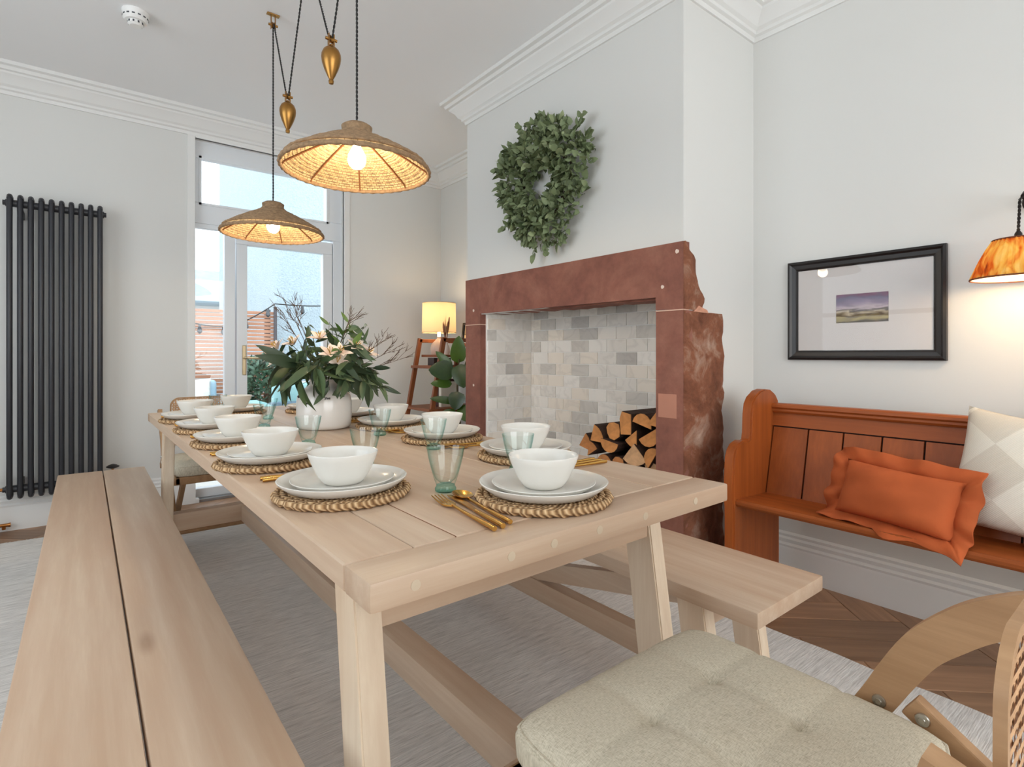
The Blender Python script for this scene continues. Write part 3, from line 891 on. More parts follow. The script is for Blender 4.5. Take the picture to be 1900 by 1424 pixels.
def chair(label, loc, rot, zt, back_top, k):
    e = thing('rattan_armchair', label, 'chair', loc, rot, None)
    hx, hy = .228, .205
    bm, pip = tufted(hx, hy, zt - .07, zt)
    cu = obj('seat_cushion', bm, m_linen, e, smooth=True, ang=50)
    bm = B(); tube(bm, pip, .0028, 6, closed=True); obj('piping', bm, m_linen, cu, smooth=True)
    fz = zt - .072
    bm = B()
    box(bm, -hx - .004, hx + .004, hy - .035, hy - .005, fz - .04, fz, .006); box(bm, -hx - .004, hx + .004, -hy, -hy + .03, fz - .04, fz, .006)
    box(bm, -hx - .011, -hx + .024, -hy, hy - .005, fz - .04, fz, .006); box(bm, hx - .024, hx + .011, -hy, hy - .005, fz - .04, fz, .006)
    box(bm, -hx + .02, hx - .02, -hy + .02, hy - .03, fz - .02, fz - .006)
    obj('seat_frame', bm, m_oak, e)
    for sx in (-1, 1):
        xa, xb = sorted((sx * (hx + .012), sx * (hx + .034)))
        P = [(-.087, .4885), (-.109, .5275), (-.129, .566), (-.158, .615), (-.190, .650), (-.224, .680), (-.262, .7025), (-.288, .715), (-.304, .730), (-.315, .764)]
        P = smooth_path(P, 4)
        bm = B(); slab_curve(bm, [(y, z + k, .0215 + .004 * min(1, i / 16)) for i, (y, z) in enumerate(P)], xa, xb, .022)
        arm = obj('arm', bm, m_bent, e, smooth=True, ang=45)
        for (y, z) in ((-.107, .518), (-.090, .490)):
            bm = B(); lathe(bm, [(0, .004), (.004, .0045), (.0045, .003), (.0085, .0025), (.0095, 0)], 18)
            for s2 in (-1, 1):
                me_o = obj('rivet', bm if s2 == -1 else bm2, m_steel, arm, smooth=True, M=Matrix.Translation((xa - .0005 if s2 < 0 else xb + .0005, y, z + k)) @ Matrix.Rotation(s2 * PI / 2, 4, 'Y'))
                bm2 = B(); lathe(bm2, [(0, .004), (.004, .0045), (.0045, .003), (.0085, .0025), (.0095, 0)], 18)
        # folding strut under the arm down to the rear stretcher
        xs = sx * (hx + .014)
        bm = B(); beam(bm, (xs, -.146, .534 + k), (xs, -.295, .436 + k), .020, .034, .003, up=(0, 1, .6))
        st = obj('folding_strut', bm, m_oak, e)
        bm = B(); lathe(bm, [(0, .004), (.004, .0045), (.0045, .003), (.0085, .0025), (.0095, 0)], 18)
        obj('rivet', bm, m_steel, st, smooth=True, M=Matrix.Translation((xs - .0105, -.163, .522 + k)) @ Matrix.Rotation(-PI / 2, 4, 'Y'))
        # crossing legs
        bm = B(); beam(bm, (sx * (hx - .012), .19, .008), (sx * (hx - .012), -.29, .50 + k), .024, .036, .004, up=(0, 1, 1)); obj('leg', bm, m_oak, e)
        bm = B(); beam(bm, (sx * (hx - .040), -.24, .008), (sx * (hx - .040), .17, fz - .02), .024, .036, .004, up=(0, 1, -1)); obj('leg', bm, m_oak, e)
    for (y, z) in ((.165, .10), (-.215, .10)):
        bm = B(); tube(bm, [(-hx + .02, y, z), (hx - .02, y, z)], .011, 10); obj('stretcher', bm, m_oak, e, smooth=True)
    # hooped back frame with woven cane
    bt, bb = back_top, .59 + k
    yb = -.3195; w2 = .200; rad = .055
    pts = []
    for i in range(33):
        a = 2 * PI * i / 32
        cxx = (w2 - rad) * (1 if math.cos(a) > 0 else -1) if abs(math.cos(a)) > 1e-6 else 0
        cz = ((bt - bb) / 2 - rad) * (1 if math.sin(a) > 0 else -1) if abs(math.sin(a)) > 1e-6 else 0
        pts.append((cxx + rad * math.cos(a), cz + rad * math.sin(a)))
    pts = pts[:-1]
    bm = B()
    def yback(z): return yb
    outer = [(x, z + (bt + bb) / 2) for x, z in pts]; inner = [(x * (1 - .008 / w2), (bt + bb) / 2 + z * (1 - .008 / ((bt - bb) / 2))) for x, z in pts]
    vo0 = [bm.verts.new((x, yback(z) - .004, z)) for x, z in outer]; vo1 = [bm.verts.new((x, yback(z) + .004, z)) for x, z in outer]
    vi0 = [bm.verts.new((x, yback(z) - .004, z)) for x, z in inner]; vi1 = [bm.verts.new((x, yback(z) + .004, z)) for x, z in inner]
    N = len(outer)
    for i in range(N):
        j = (i + 1) % N
        bm.faces.new((vo0[i], vo0[j], vo1[j], vo1[i])); bm.faces.new((vi0[j], vi0[i], vi1[i], vi1[j]))
        bm.faces.new((vo0[j], vo0[i], vi0[i], vi0[j])); bm.faces.new((vo1[i], vo1[j], vi1[j], vi1[i]))
    obj('back_frame', bm, m_bent, e, smooth=True, ang=50)
    bm = B()
    W2, ZZ0, ZZ1 = w2 - .007, bb + .007, bt - .007
    def inside(x, z):
        zc = (bt + bb) / 2; rx, rz = W2, (ZZ1 - ZZ0) / 2
        qx, qz = max(0, abs(x) - (rx - .052)), max(0, abs(z - zc) - (rz - .052))
        return math.hypot(qx, qz) <= .052
    def strip(p0, p1, dy, wd=.0026):
        # clip to the rounded panel by sampling
        n_ = 40; seg = [Vector(p0).lerp(Vector(p1), i / n_) for i in range(n_ + 1)]
        seg = [s_ for s_ in seg if inside(s_.x, s_.y)]
        if len(seg) < 2: return
        a, c_ = seg[0], seg[-1]; d = (c_ - a).normalized(); nrm = Vector((-d.y, d.x)) * wd
        q = [a - nrm, c_ - nrm, c_ + nrm, a + nrm]
        bm.faces.new([bm.verts.new((p.x, yback(p.y) + dy, p.y)) for p in q])
    st = .0125
    x = -W2
    while x < W2: strip((x, ZZ0), (x, ZZ1), .0012); x += st
    z = ZZ0
    while z < ZZ1: strip((-W2, z), (W2, z), -.0006); z += st
    d = -W2 - (ZZ1 - ZZ0)
    while d < W2 + .1:
        strip((d, ZZ0), (d + (ZZ1 - ZZ0), ZZ1), .0020, .0020); strip((d + (ZZ1 - ZZ0), ZZ0), (d, ZZ1), .0026, .0020); d += st * 1.42
    cn = obj('cane_panel', bm, m_cane, e); cn['kind'] = 'stuff'
    return e
chair('bentwood armchair with tufted grey linen cushion and cane back in the foreground', (.700, .405, .011), 0, .530, .838, 0)
chair('wooden armchair with grey seat cushion at the far head of the table', (.60, 3.50, .011), PI, .47, .785, -.05)

# ================================================================ CHURCH PEW
m_pew = wood('pew_pine_y', S(88, 40, 16), S(172, 90, 40), 'y', 9, .42, .3, coat=.04, rnd=.12, spec=.22)
m_pewz = wood('pew_pine_z', S(92, 42, 17), S(178, 94, 42), 'z', 9, .42, .35, coat=.04, rnd=.14, spec=.22)
pw = thing('church_pew', 'old varnished orange-brown pine church pew against the right wall', 'pew')
PY0, PY1 = -.70, 1.170
prof_end = [(2.074, .0), (2.074, .420), (2.066, .46), (2.070, .56), (2.076, .630), (2.090, .662), (2.115, .684), (2.150, .694), (2.190, .690), (2.205, .696), (2.212, .720), (2.216, .80), (2.226, .845), (2.250, .874), (2.290, .895), (2.335, .902), (2.385, .897), (2.425, .878), (2.450, .850), (2.460, .815), (2.460, .0)]
for a, b_ in ((PY1, PY1 + .045), (PY0 - .045, PY0)):
    bm = B(); prism(bm, prof_end, 'y', a, b_)
    bmesh.ops.recalc_face_normals(bm, faces=bm.faces)
    es = [e for e in bm.edges if len(e.link_faces) == 2 and e.calc_face_angle(0) > R(60)]
    bmesh.ops.bevel(bm, geom=es, offset=.006, segments=2, affect='EDGES')
    obj('end_panel', bm, m_pewz, pw, smooth=True)
bm = B()
prism(bm, [(2.092, .432), (2.084, .442), (2.084, .452), (2.092, .460), (2.345, .452), (2.345, .428), (2.12, .430)], 'y', PY0, PY1)
obj('seat_board', bm, m_pew, pw)
def backx(z): return 2.322 + (z - .42) * .24
for i in range(14):
    yb_ = 1.168 - .1345 * i; ya_ = max(yb_ - .1345, PY0)
    if i == 0: yb_, ya_ = 1.168, 1.018
    else: yb_ = 1.018 - .1345 * (i - 1); ya_ = yb_ - .1345
    if yb_ < PY0 + .02: break
    ya_ = max(ya_, PY0 + .001)
    bm = B(); prism(bm, [(backx(.44), .44), (backx(.735), .735), (backx(.735) + .018, .735), (backx(.44) + .018, .44)], 'y', ya_ + .0035, yb_ - .0035)
    obj('back_plank', bm, m_pewz, pw)
bm = B(); prism(bm, [(backx(.44) + .012, .44), (backx(.74) + .012, .74), (backx(.74) + .022, .74), (backx(.44) + .022, .44)], 'y', PY0, PY1)
obj('back_lining', bm, plain('pew_groove', S(36, 16, 8), .8), pw)
bm = B(); prism(bm, [(backx(.740) - .004, .741), (backx(.80) - .004, .800), (backx(.80) + .020, .800), (backx(.74) + .020, .741)], 'y', PY0, PY1)
obj('back_rail', bm, m_pew, pw)
bm = B(); prism(bm, [(2.400, .797), (2.392, .806), (2.394, .814), (2.384, .822), (2.386, .832), (2.396, .838), (2.440, .838), (2.446, .83), (2.440, .797)], 'y', PY0, PY1)
obj('cap_moulding', bm, m_pew, pw, smooth=True, ang=30)

# ---- cushions on the pew
def pillow(bm, hx, hy, th, n=26, corner=.12, crease=0.0, seed=1):
    rr = random.Random(seed); ph = [rr.uniform(0, 6) for _ in range(6)]
    g = {}
    for s_ in (1, -1):
        for j in range(n + 1):
            for i in range(n + 1):
                u, v_ = -1 + 2 * i / n, -1 + 2 * j / n
                if s_ < 0 and (i in (0, n) or j in (0, n)): g[(s_, i, j)] = g[(1, i, j)]; continue
                k = ((1 - abs(u) ** 2.6) * (1 - abs(v_) ** 2.6))
                z = s_ * th * max(0, k) ** .5
                z += s_ * crease * (math.sin(4 * u + 3 * v_ + ph[0]) + math.sin(7 * u - 5 * v_ + ph[1]) * .7 + math.sin(-3 * u + 8 * v_ + ph[2]) * .6) * k
                pinch = 1 - corner * (1 - u * u) * abs(v_) ** 3 * .6; pinch2 = 1 - corner * (1 - v_ * v_) * abs(u) ** 3 * .6
                g[(s_, i, j)] = bm.verts.new((u * hx * pinch2, v_ * hy * pinch, z))
    for s_ in (1, -1):
        for j in range(n):
            for i in range(n):
                bm.faces.new((g[(s_, i, j)], g[(s_, i + 1, j)], g[(s_, i + 1, j + 1)], g[(s_, i, j + 1)]))
    return g
m_vel = plain('rust_velvet', S(176, 88, 48), .85, var=.16, vscale=5, sheen=.0, bump=.12, bscale=160, spec=.2)
def lean_frame(c, n, up, roll):
    n = Vector(n).normalized(); u = Vector(up); u = (u - n * u.dot(n)).normalized(); r_ = u.cross(n)
    M = Matrix((r_, u, n)).transposed().to_4x4() @ Matrix.Rotation(roll, 4, 'Z'); M.translation = c
    return M
oc = thing('velvet_cushion', 'rust orange velvet oblong cushion with frilled flange on the pew', 'cushion')
M = lean_frame((2.180, .640, .562), (-.90, .10, .36), (0, 0, 1), R(-3.5))
bm = B(); pillow(bm, .182, .100, .080, crease=.005, seed=4)
body = obj('cushion_body', bm, m_vel, oc, smooth=True, ang=80, M=M)
bm = B()
def flange_ring(k, amp, f):
    out = []; N = 120
    for i in range(N):
        a = 2 * PI * i / N; t = (i / N * 4) % 4; s_ = t - int(t); q = int(t)
        hx, hy = .178 + k, .098 + k
        p = [(-1 + 2 * s_, -1), (1, -1 + 2 * s_), (1 - 2 * s_, 1), (-1, 1 - 2 * s_)][q]
        pin = 1 - .045 * (1 - abs(p[0])) - .045 * (1 - abs(p[1])) if k < .02 else 1
        wav = amp * (math.sin(f * a) + .7 * math.sin(f * 1.7 * a + 1.3) + .5 * math.sin(f * .6 * a + 4))
        out.append((p[0] * hx * pin, p[1] * hy * pin, wav))
    return out
ra, rb, rc = flange_ring(-.008, .0, 9), flange_ring(.016, .008, 9), flange_ring(.046, .016, 9)
va, vb, vc = [[bm.verts.new(p) for p in r_] for r_ in (ra, rb, rc)]
for q in (0, 1):
    for i in range(120):
        j = (i + 1) % 120; A_, B_ = ((va, vb), (vb, vc))[q]
        bm.faces.new((A_[i], A_[j], B_[j], B_[i]))
for v_ in bm.verts:      # the lower flange lies forward on the seat instead of passing through it
    q = M @ v_.co
    if q.z < .468:
        drop = .468 - q.z
        q.x -= drop * 1.1
        q.z = .4665 + .004 * math.sin(60 * q.y) if q.x > 2.088 else .46 - .6 * (2.088 - q.x)
        v_.co = M.inverted() @ q
so = obj('flange', bm, m_vel, oc, smooth=True, ang=80, M=M)
sm = so.modifiers.new('solid', 'SOLIDIFY'); sm.thickness = .004; sm.offset = 0
m, nt, b = new_mat('patchwork_linen')
v = coords(nt, (1, 1, 1), (0, 0, R(38)))
ck = nt.nodes.new('ShaderNodeTexChecker'); ck.inputs['Scale'].default_value = 8.0
ck.inputs[1].default_value = S(222, 214, 200); ck.inputs[2].default_value = S(204, 193, 178)
nt.links.new(v, ck.inputs[0])
wv = nt.nodes.new('ShaderNodeTexWave'); wv.inputs['Scale'].default_value = 75; nt.links.new(v, wv.inputs['Vector'])
cc = mixc(nt, math_n(nt, 'MULTIPLY', wv.outputs['Fac'], .22), ck.outputs[0], S(240, 236, 226))
nt.links.new(cc, b.inputs['Base Color']); b.inputs['Roughness'].default_value = .95; b.inputs['Specular IOR Level'].default_value = .1
add_bump(nt, b, wv.outputs['Fac'], .3, .003)
bm = B(); pillow(bm, .195, .195, .062, crease=.003, seed=9)
tag(obj('patchwork_cushion', bm, m, None, smooth=True, ang=80, M=lean_frame((2.295, .312, .668), (-.95, -.04, .28), (0, 0, 1), R(-8))),
    'large cream and beige checked cushion on the pew behind the rust cushion', 'cushion')

# ================================================================ PLACE SETTINGS
ZT = .7605
m_china = plain('white_stoneware', S(222, 219, 212), .20, var=.02, vscale=14, spec=.5)
m_gold = plain('brushed_gold', S(206, 160, 86), .24, 1.0)
m_tglass = glassy('tumbler_glass', (.975, .992, .988), 1.0, edge=(.50, .76, .74))
m_tfoot = glassy('teal_glass_foot', (.70, .92, .90), 1.2, edge=(.25, .62, .62))
def mat_mesh():
    bm = B(); rm = .0078; r_ = .006
    while r_ < .136:
        N = max(12, int(r_ * 800)); pts = []; rs = []
        outer = r_ > .122
        for i in range(N):
            a = 2 * PI * i / N
            wob = .0016 * math.sin(a * N * .35)
            pts.append(((r_ + wob) * math.cos(a), (r_ + wob) * math.sin(a), .0075 + (.0012 * math.sin(a * N * .5) if outer else 0)))
            rs.append(rm * (1 + .15 * math.sin(2 * PI * i / 4.0)))
        tube(bm, pts, rs, 6, closed=True)
        r_ += .0138
    return mesh_of(bm, 'placemat', m_rope, True, 70)
m_rope, nt, b = new_mat('braided_seagrass')
sp = nt.nodes.new('ShaderNodeSeparateXYZ'); nt.links.new(coords(nt), sp.inputs[0])
rad = math_n(nt, 'SQRT', math_n(nt, 'ADD', math_n(nt, 'MULTIPLY', sp.outputs[0], sp.outputs[0]), math_n(nt, 'MULTIPLY', sp.outputs[1], sp.outputs[1])))
an_ = math_n(nt, 'ARCTAN2', sp.outputs[1], sp.outputs[0])
ph_ = math_n(nt, 'ADD', math_n(nt, 'MULTIPLY', an_, 66), math_n(nt, 'ADD', math_n(nt, 'MULTIPLY', rad, 420), math_n(nt, 'MULTIPLY', sp.outputs[2], 330)))
sn = math_n(nt, 'ADD', math_n(nt, 'MULTIPLY', math_n(nt, 'SINE', ph_), .5), .5)
nz = noise(nt, coords(nt), 90, 4, .6)
f_ = math_n(nt, 'ADD', math_n(nt, 'MULTIPLY', sn, .65), math_n(nt, 'MULTIPLY', nz, .4))
nt.links.new(ramp(nt, f_, [(.12, S(104, 72, 42)), (.45, S(178, 138, 94)), (.9, S(216, 184, 142))]).outputs[0], b.inputs['Base Color'])
b.inputs['Roughness'].default_value = .85; add_bump(nt, b, f_, .9, .006)
mat_me = mat_mesh()
def dish(prof, n=56, wob=.006, ph=0.0, name='dish'):
    bm = B(); lathe(bm, prof, n, wob=wob, ph=ph); return mesh_of(bm, name, m_china, True, 50)
plate_me = [dish([(0, .004), (.06, .004), (.090, .0045), (.108, .008), (.122, .017), (.1285, .0225), (.1300, .0215), (.127, .0165), (.112, .0045), (.092, 0), (0, 0)], ph=p, name='dinner_plate') for p in (0, 1.3)]
side_me = [dish([(0, .004), (.06, .004), (.082, .0055), (.097, .012), (.1035, .0165), (.1045, .0155), (.098, .0085), (.082, .001), (.06, 0), (0, 0)], ph=p, name='side_plate') for p in (0, 2.1)]
bowl_me = [dish([(0, .006), (.028, .006), (.040, .011), (.050, .023), (.058, .040), (.064, .056), (.0675, .0645), (.0700, .0655), (.0705, .0635), (.067, .052), (.060, .036), (.052, .019), (.043, .006), (.037, .001), (.034, 0), (0, 0)], wob=.009, ph=p, name='bowl') for p in (0.3, 1.7, 3.0)]
def glass_meshes():
    bm = B()
    out = [(.0195, .0135), (.0235, .024), (.0285, .040), (.0335, .058), (.0372, .074), (.0395, .088), (.0405, .0925)]
    inn = [(.0392, .0925), (.0382, .088), (.0358, .074), (.0320, .058), (.0268, .040), (.0215, .027), (.012, .019), (0, .018)]
    lathe(bm, out + inn, 36)
    a = mesh_of(bm, 'tumbler_body', m_tglass, True, 60)
    bm = B(); lathe(bm, [(0, 0), (.020, 0), (.0225, .002), (.0228, .007), (.0195, .0125), (.0198, .014), (.012, .0165), (0, .0165)], 32)
    return a, mesh_of(bm, 'tumbler_foot', m_tfoot, True, 60)
gl_a, gl_b = glass_meshes()
def cutlery_meshes():
    # all lie along +y, handle at the -y end, length about .21
    bm = B()
    tube(bm, [(0, -.105, .0045), (0, -.09, .005), (0, -.02, .0045), (0, .035, .006)], [.0045, .0048, .0032, .0028], 8)
    rows = []
    for y, w_, z in ((.030, .004, .006), (.042, .0105, .0045), (.055, .0115, .0035)):
        rows.append([bm.verts.new((x * w_, y, z + .0015 * s_)) for s_ in (1, -1) for x in ((-1, 1) if s_ > 0 else (1, -1))])
    for a, c_ in zip(rows, rows[1:]):
        for k in range(4):
            l = (k + 1) % 4; bm.faces.new((a[k], a[l], c_[l], c_[k]))
    bm.faces.new(rows[0]); bm.faces.new(rows[-1])
    for i in range(4):
        x = -.0096 + i * .0064
        tube(bm, [(x, .053, .0035), (x, .075, .0045), (x, .100, .0085)], [.0019, .0017, .0010], 6)
    fork = mesh_of(bm, 'fork', m_gold, True, 50)
    bm = B()
    tube(bm, [(0, -.105, .0045), (0, -.09, .005), (0, -.01, .0042)], [.0048, .005, .0036], 8)
    prism(bm, [(-.003, -.014), (.004, -.014), (.0095, .03), (.0095, .075), (.004, .102), (-.003, .106)], 'z', .0032, .0052)
    knife = mesh_of(bm, 'knife', m_gold, True, 50)
    bm = B()
    tube(bm, [(0, -.105, .0045), (0, -.09, .005), (0, -.02, .0042), (0, .05, .0055)], [.0045, .0048, .003, .0028], 8)
    n, mm = 9, 14
    for s_, off in ((1, 0), (1, -.0014)):
        cen = bm.verts.new((0, .076, .0020 + off)); prev = None
        for i in range(1, 6):
            t = i / 5
            ring = [bm.verts.new((.0185 * t * math.cos(2 * PI * k / mm), .076 + .030 * t * math.sin(2 * PI * k / mm), .0020 + .0075 * t * t + off)) for k in range(mm)]
            for k in range(mm):
                l = (k + 1) % mm
                if prev is None: bm.faces.new((cen, ring[k], ring[l]))
                else: bm.faces.new((prev[k], prev[l], ring[l], ring[k]))
            prev = ring
        if off == 0: top = prev
        else:
            for k in range(mm):
                l = (k + 1) % mm; bm.faces.new((top[k], top[l], prev[l], prev[k]))
    spoon = mesh_of(bm, 'spoon', m_gold, True, 50)
    return fork, knife, spoon
fork_me, knife_me, spoon_me = cutlery_meshes()

settings = [  # x, y, words saying which
    (.423, 1.105, 'nearest setting on the left bench side'),
    (.390, 1.536, 'second setting from the camera, left bench side'),
    (.396, 1.954, 'middle setting on the left bench side'),
    (.394, 2.357, 'fourth setting from the camera, left bench side'),
    (.384, 2.750, 'farthest setting on the left bench side'),
    (.728, .820, 'near head-of-table setting by the foreground armchair'),
    (.985, 1.185, 'nearest setting on the right, log side'),
    (.962, 1.605, 'second setting from the camera on the right side'),
    (.970, 2.020, 'third setting from the camera, right side by the vase'),
    (.950, 2.430, 'fourth setting on the right, just behind the vase'),
    (.930, 2.830, 'farthest setting on the right side'),
    (.590, 2.960, 'far head-of-table setting by the glazed door'),
]
for i, (x, y, d) in enumerate(settings):
    rz = random.uniform(0, 6)
    def put(nm, me, z, lab, cat, grp, jx=0, jy=0):
        o = link(nm, me); o.location = (x + jx, y + jy, z); o.rotation_euler = (0, 0, rz + random.uniform(-1, 1)); tag(o, lab, cat, grp); return o
    put('placemat', mat_me, ZT, 'round braided seagrass placemat under the ' + d, 'placemat', 'round seagrass placemats')
    put('dinner_plate', plate_me[i % 2], ZT + .0155, 'large white plate of the ' + d, 'plate', 'large white dinner plates')
    put('side_plate', side_me[i % 2], ZT + .0200, 'small white plate in the ' + d, 'plate', 'small white plates')
    put('bowl', bowl_me[i % 3], ZT + .0242, 'white stoneware bowl of the ' + d, 'bowl', 'white stoneware bowls')
glasses = [(.604, .994, 'in front, beside the gold cutlery'), (.587, 1.375, 'behind the nearest left bowl'), (.565, 1.775, 'left of the white vase base'), (.560, 2.300, 'behind the third bowl on the left'), (.655, 2.62, 'left of the vase near the far end'),
           (.852, 1.055, 'between the two nearest right-hand bowls'), (.845, 1.461, 'in front of the second right-hand bowl'), (.840, 1.838, 'just right of the vase with teal base'), (.52, 3.02, 'near the far left corner bowl'), (.80, 2.32, 'right behind the white vase')]
for (x, y, d) in glasses:
    e = thing('tumbler', 'flared clear tumbler with teal foot ' + d, 'glass', (x, y, ZT), random.uniform(0, 6), 'flared recycled-glass tumblers')
    link('tumbler_body', gl_a, e); link('tumbler_foot', gl_b, e)
def lay(nm, me, a, b_, lab, z=ZT):
    """cutlery piece from handle end a to tip b_"""
    o = link(nm, me); A_, B_ = Vector((*a, 0)), Vector((*b_, 0)); d = B_ - A_
    o.location = ((A_ + B_) / 2 + Vector((0, 0, z))); o.rotation_euler = (0, 0, math.atan2(-d.x, d.y)); k = d.length / .21
    o.scale = (max(.9, k * .95), k, 1)
    return tag(o, lab, nm, 'gold cutlery')
lay('fork', fork_me, (.528, .715), (.556, .955), 'gold fork lying left of the near head-of-table plate')
lay('knife', knife_me, (.548, .718), (.582, .945), 'gold knife between the fork and spoon at the near end')
lay('spoon', spoon_me, (.571, .728), (.606, .955), 'gold spoon pointing at the front tumbler')
for (x, y, d) in settings[:5]:
    for k, (nm, me) in enumerate((('fork', fork_me), ('knife', knife_me))):
        lay(nm, me, (x - .105, y + .215 + .022 * k), (x + .105, y + .185 + .022 * k), 'gold %s beyond the %s' % (nm, d.replace(' from the camera', '')))
for (x, y, d) in settings[6:10]:
    for k, (nm, me) in enumerate((('fork', fork_me), ('knife', knife_me), ('spoon', spoon_me))):
        lay(nm, me, (x + .115, y - .200 + .022 * k), (x - .09, y - .185 + .022 * k), 'gold %s before the %s' % (nm, d))

# ================================================================ VASE AND BOUQUET
VX, VY = .752, 2.165
vz = thing('white_vase', 'squat white glazed vase with small black marks on the table', 'vase', (VX, VY, ZT))
bm = B(); lathe(bm, [(0, 0), (.088, 0), (.099, .006), (.104, .018), (.1055, .05), (.105, .105), (.101, .128), (.088, .150), (.068, .164), (.056, .172), (.054, .186), (.060, .194), (.056, .195), (.049, .186), (.050, .172), (.09, .12), (.09, .02), (0, .012)], 56)
obj('vase_body', bm, plain('vase_glaze', S(228, 222, 215), .16, var=.02, coat=.4), vz, True, 60)
bm = B(); rr = random.Random(2)
def on_vase(a, z):
    r_ = interp([(0, .1), (.018, .1048), (.05, .1062), (.105, .1057), (.128, .1018), (.150, .0888), (.164, .069)], z)
    return Vector((r_ * math.cos(a), r_ * math.sin(a), z))
for (a0, z0) in ((R(-104), .118), (R(-150), .100), (R(-70), .125), (R(-180), .122), (R(20), .11)):
    for k in range(4):
        a1 = a0 + .05 * (k - 1.5) + rr.uniform(-.01, .01); h = rr.uniform(.012, .02)
        pts = [on_vase(a1, z0 + .008 * rr.random()), on_vase(a1 + .035, z0 + h * .55), on_vase(a1 + .06, z0 + .002)]
        tube(bm, pts, [.0016, .0022, .0010], 5)
obj('painted_marks', bm, plain('black_glaze', S(34, 30, 30), .4), vz)
# bouquet: leafy stems, pale pink lilies and fine twigs
bq = thing('flower_bouquet', 'bouquet of long dark eucalyptus leaves, pale pink lilies and fine twigs in the vase', 'flowers', (VX, VY, ZT + .18))
def leafmat(name, a, b_, rough=.45):
    m, nt, bb = new_mat(name)
    oi = nt.nodes.new('ShaderNodeObjectInfo'); n1 = noise(nt, coords(nt), 18, 3)
    f_ = math_n(nt, 'ADD', math_n(nt, 'MULTIPLY', oi.outputs['Random'], .7), math_n(nt, 'MULTIPLY', n1, .35))
    nt.links.new(ramp(nt, f_, [(.1, S(*a)), (.95, S(*b_))]).outputs[0], bb.inputs['Base Color'])
    bb.inputs['Roughness'].default_value = rough
    return m
m_euc = leafmat('eucalyptus_leaf', (38, 54, 36), (92, 112, 74))
m_lily_leaf = leafmat('bright_leaf', (66, 96, 36), (112, 136, 66))
m_stem = plain('green_stem', S(74, 86, 44), .6)
m_twig = plain('dry_twig', S(92, 72, 56), .8)
lm = []
for (L, W, c) in ((.105, .026, .25), (.085, .022, .4), (.12, .032, .35), (.07, .024, .15)):
    bm = B(); leaf_mesh(bm, Matrix(), L, W, .22, c, 6); lm.append(mesh_of(bm, 'leaf', m_euc, True, 80))
bm = B(); leaf_mesh(bm, Matrix(), .075, .020, .2, .3, 5); lm_b = mesh_of(bm, 'leaf', m_lily_leaf, True, 80)
rr = random.Random(12)
stems = B()
cdir = Vector((.785, -.6195, 0)); fdir = Vector((.6195, .785, 0))     # across and away along the table diagonal
def stem(az, el, L, droop, nleaf, mats, lean_sc=1.0, start=0.35):
    d = Vector((math.cos(az) * math.cos(el), math.sin(az) * math.cos(el), math.sin(el)))
    p0 = Vector((.02 * math.cos(az), .02 * math.sin(az), -.02)); pts = []
    for i in range(9):
        t = i / 8; pts.append(p0 + d * L * t + Vector((0, 0, .03 * (1 - t) * t * 4 - droop * L * t * t)))
    tube(stems, pts, [.0026 - .0018 * i / 8 for i in range(9)], 5)
    for k in range(nleaf):
        t = start + (1 - start) * (k + rr.random() * .5) / nleaf; i = min(7, int(t * 8)); p = pts[i].lerp(pts[i + 1], t * 8 - i)
        tg = (pts[i + 1] - pts[i]).normalized()
        side = tg.cross(Vector((rr.uniform(-1, 1), rr.uniform(-1, 1), rr.uniform(-1, 1)))).normalized()
        dd = (tg * rr.uniform(.3, .9) + side * rr.uniform(.5, 1.0) + Vector((0, 0, -rr.uniform(.1, .65)))).normalized()
        M = frame_from(dd, side.cross(tg) + Vector((0, 0, .6))); M = M @ Matrix.Rotation(rr.uniform(-.7, .7), 4, 'Y'); M = M @ Matrix.Scale(rr.uniform(.75, 1.2) * lean_sc, 4); M.translation = p
        link('leaf', rr.choice(mats), bq, M)
for i in range(22):
    az = 2 * PI * i / 22 + rr.uniform(-.15, .15)
    stem(az, rr.uniform(.45, 1.0), rr.uniform(.15, .23), rr.uniform(.1, .35), 6, lm)
for i in range(9):
    stem(rr.uniform(0, 6.28), rr.uniform(.8, 1.3), rr.uniform(.18, .27), .1, 5, lm + [lm_b], 1.0, .25)
for az, el in ((R(60), 1.25), (R(-10), 1.3), (R(-60), 1.15), (R(100), 1.2), (R(-40), 1.05)):
    stem(az, el, .30, .05, 6, [lm[1], lm[3], lm_b], .9, .4)
for az in (R(-142), R(-155), R(-120)):   # big leaves reaching left of the vase
    stem(az, .75, .22, .35, 4, [lm[2]], 1.25, .6)
for az in (R(-35), R(-45), R(-20), R(-60)):
    stem(az, .55, .25, .55, 7, [lm[0], lm[1]], .85, .5)
for az in (R(-100), R(-128), R(-75)):   # hanging over the front of the vase
    stem(az, .60, .12, .6, 4, [lm[0], lm[1]], .85, .4)
obj('stems', stems, m_stem, bq, True)
tw = B()
def twig(p, d, L, depth):
    q = p + d * L
    tube(tw, [p, p.lerp(q, .5) + Vector((rr.uniform(-.004, .004), rr.uniform(-.004, .004), 0)), q], [.0011, .0009, .0006], 4)
    if depth:
        for k in range(3):
            d2 = (d + Vector((rr.uniform(-.7, .7), rr.uniform(-.7, .7), rr.uniform(-.4, .6)))).normalized()
            twig(p.lerp(q, rr.uniform(.45, 1)), d2, L * rr.uniform(.4, .65), depth - 1)
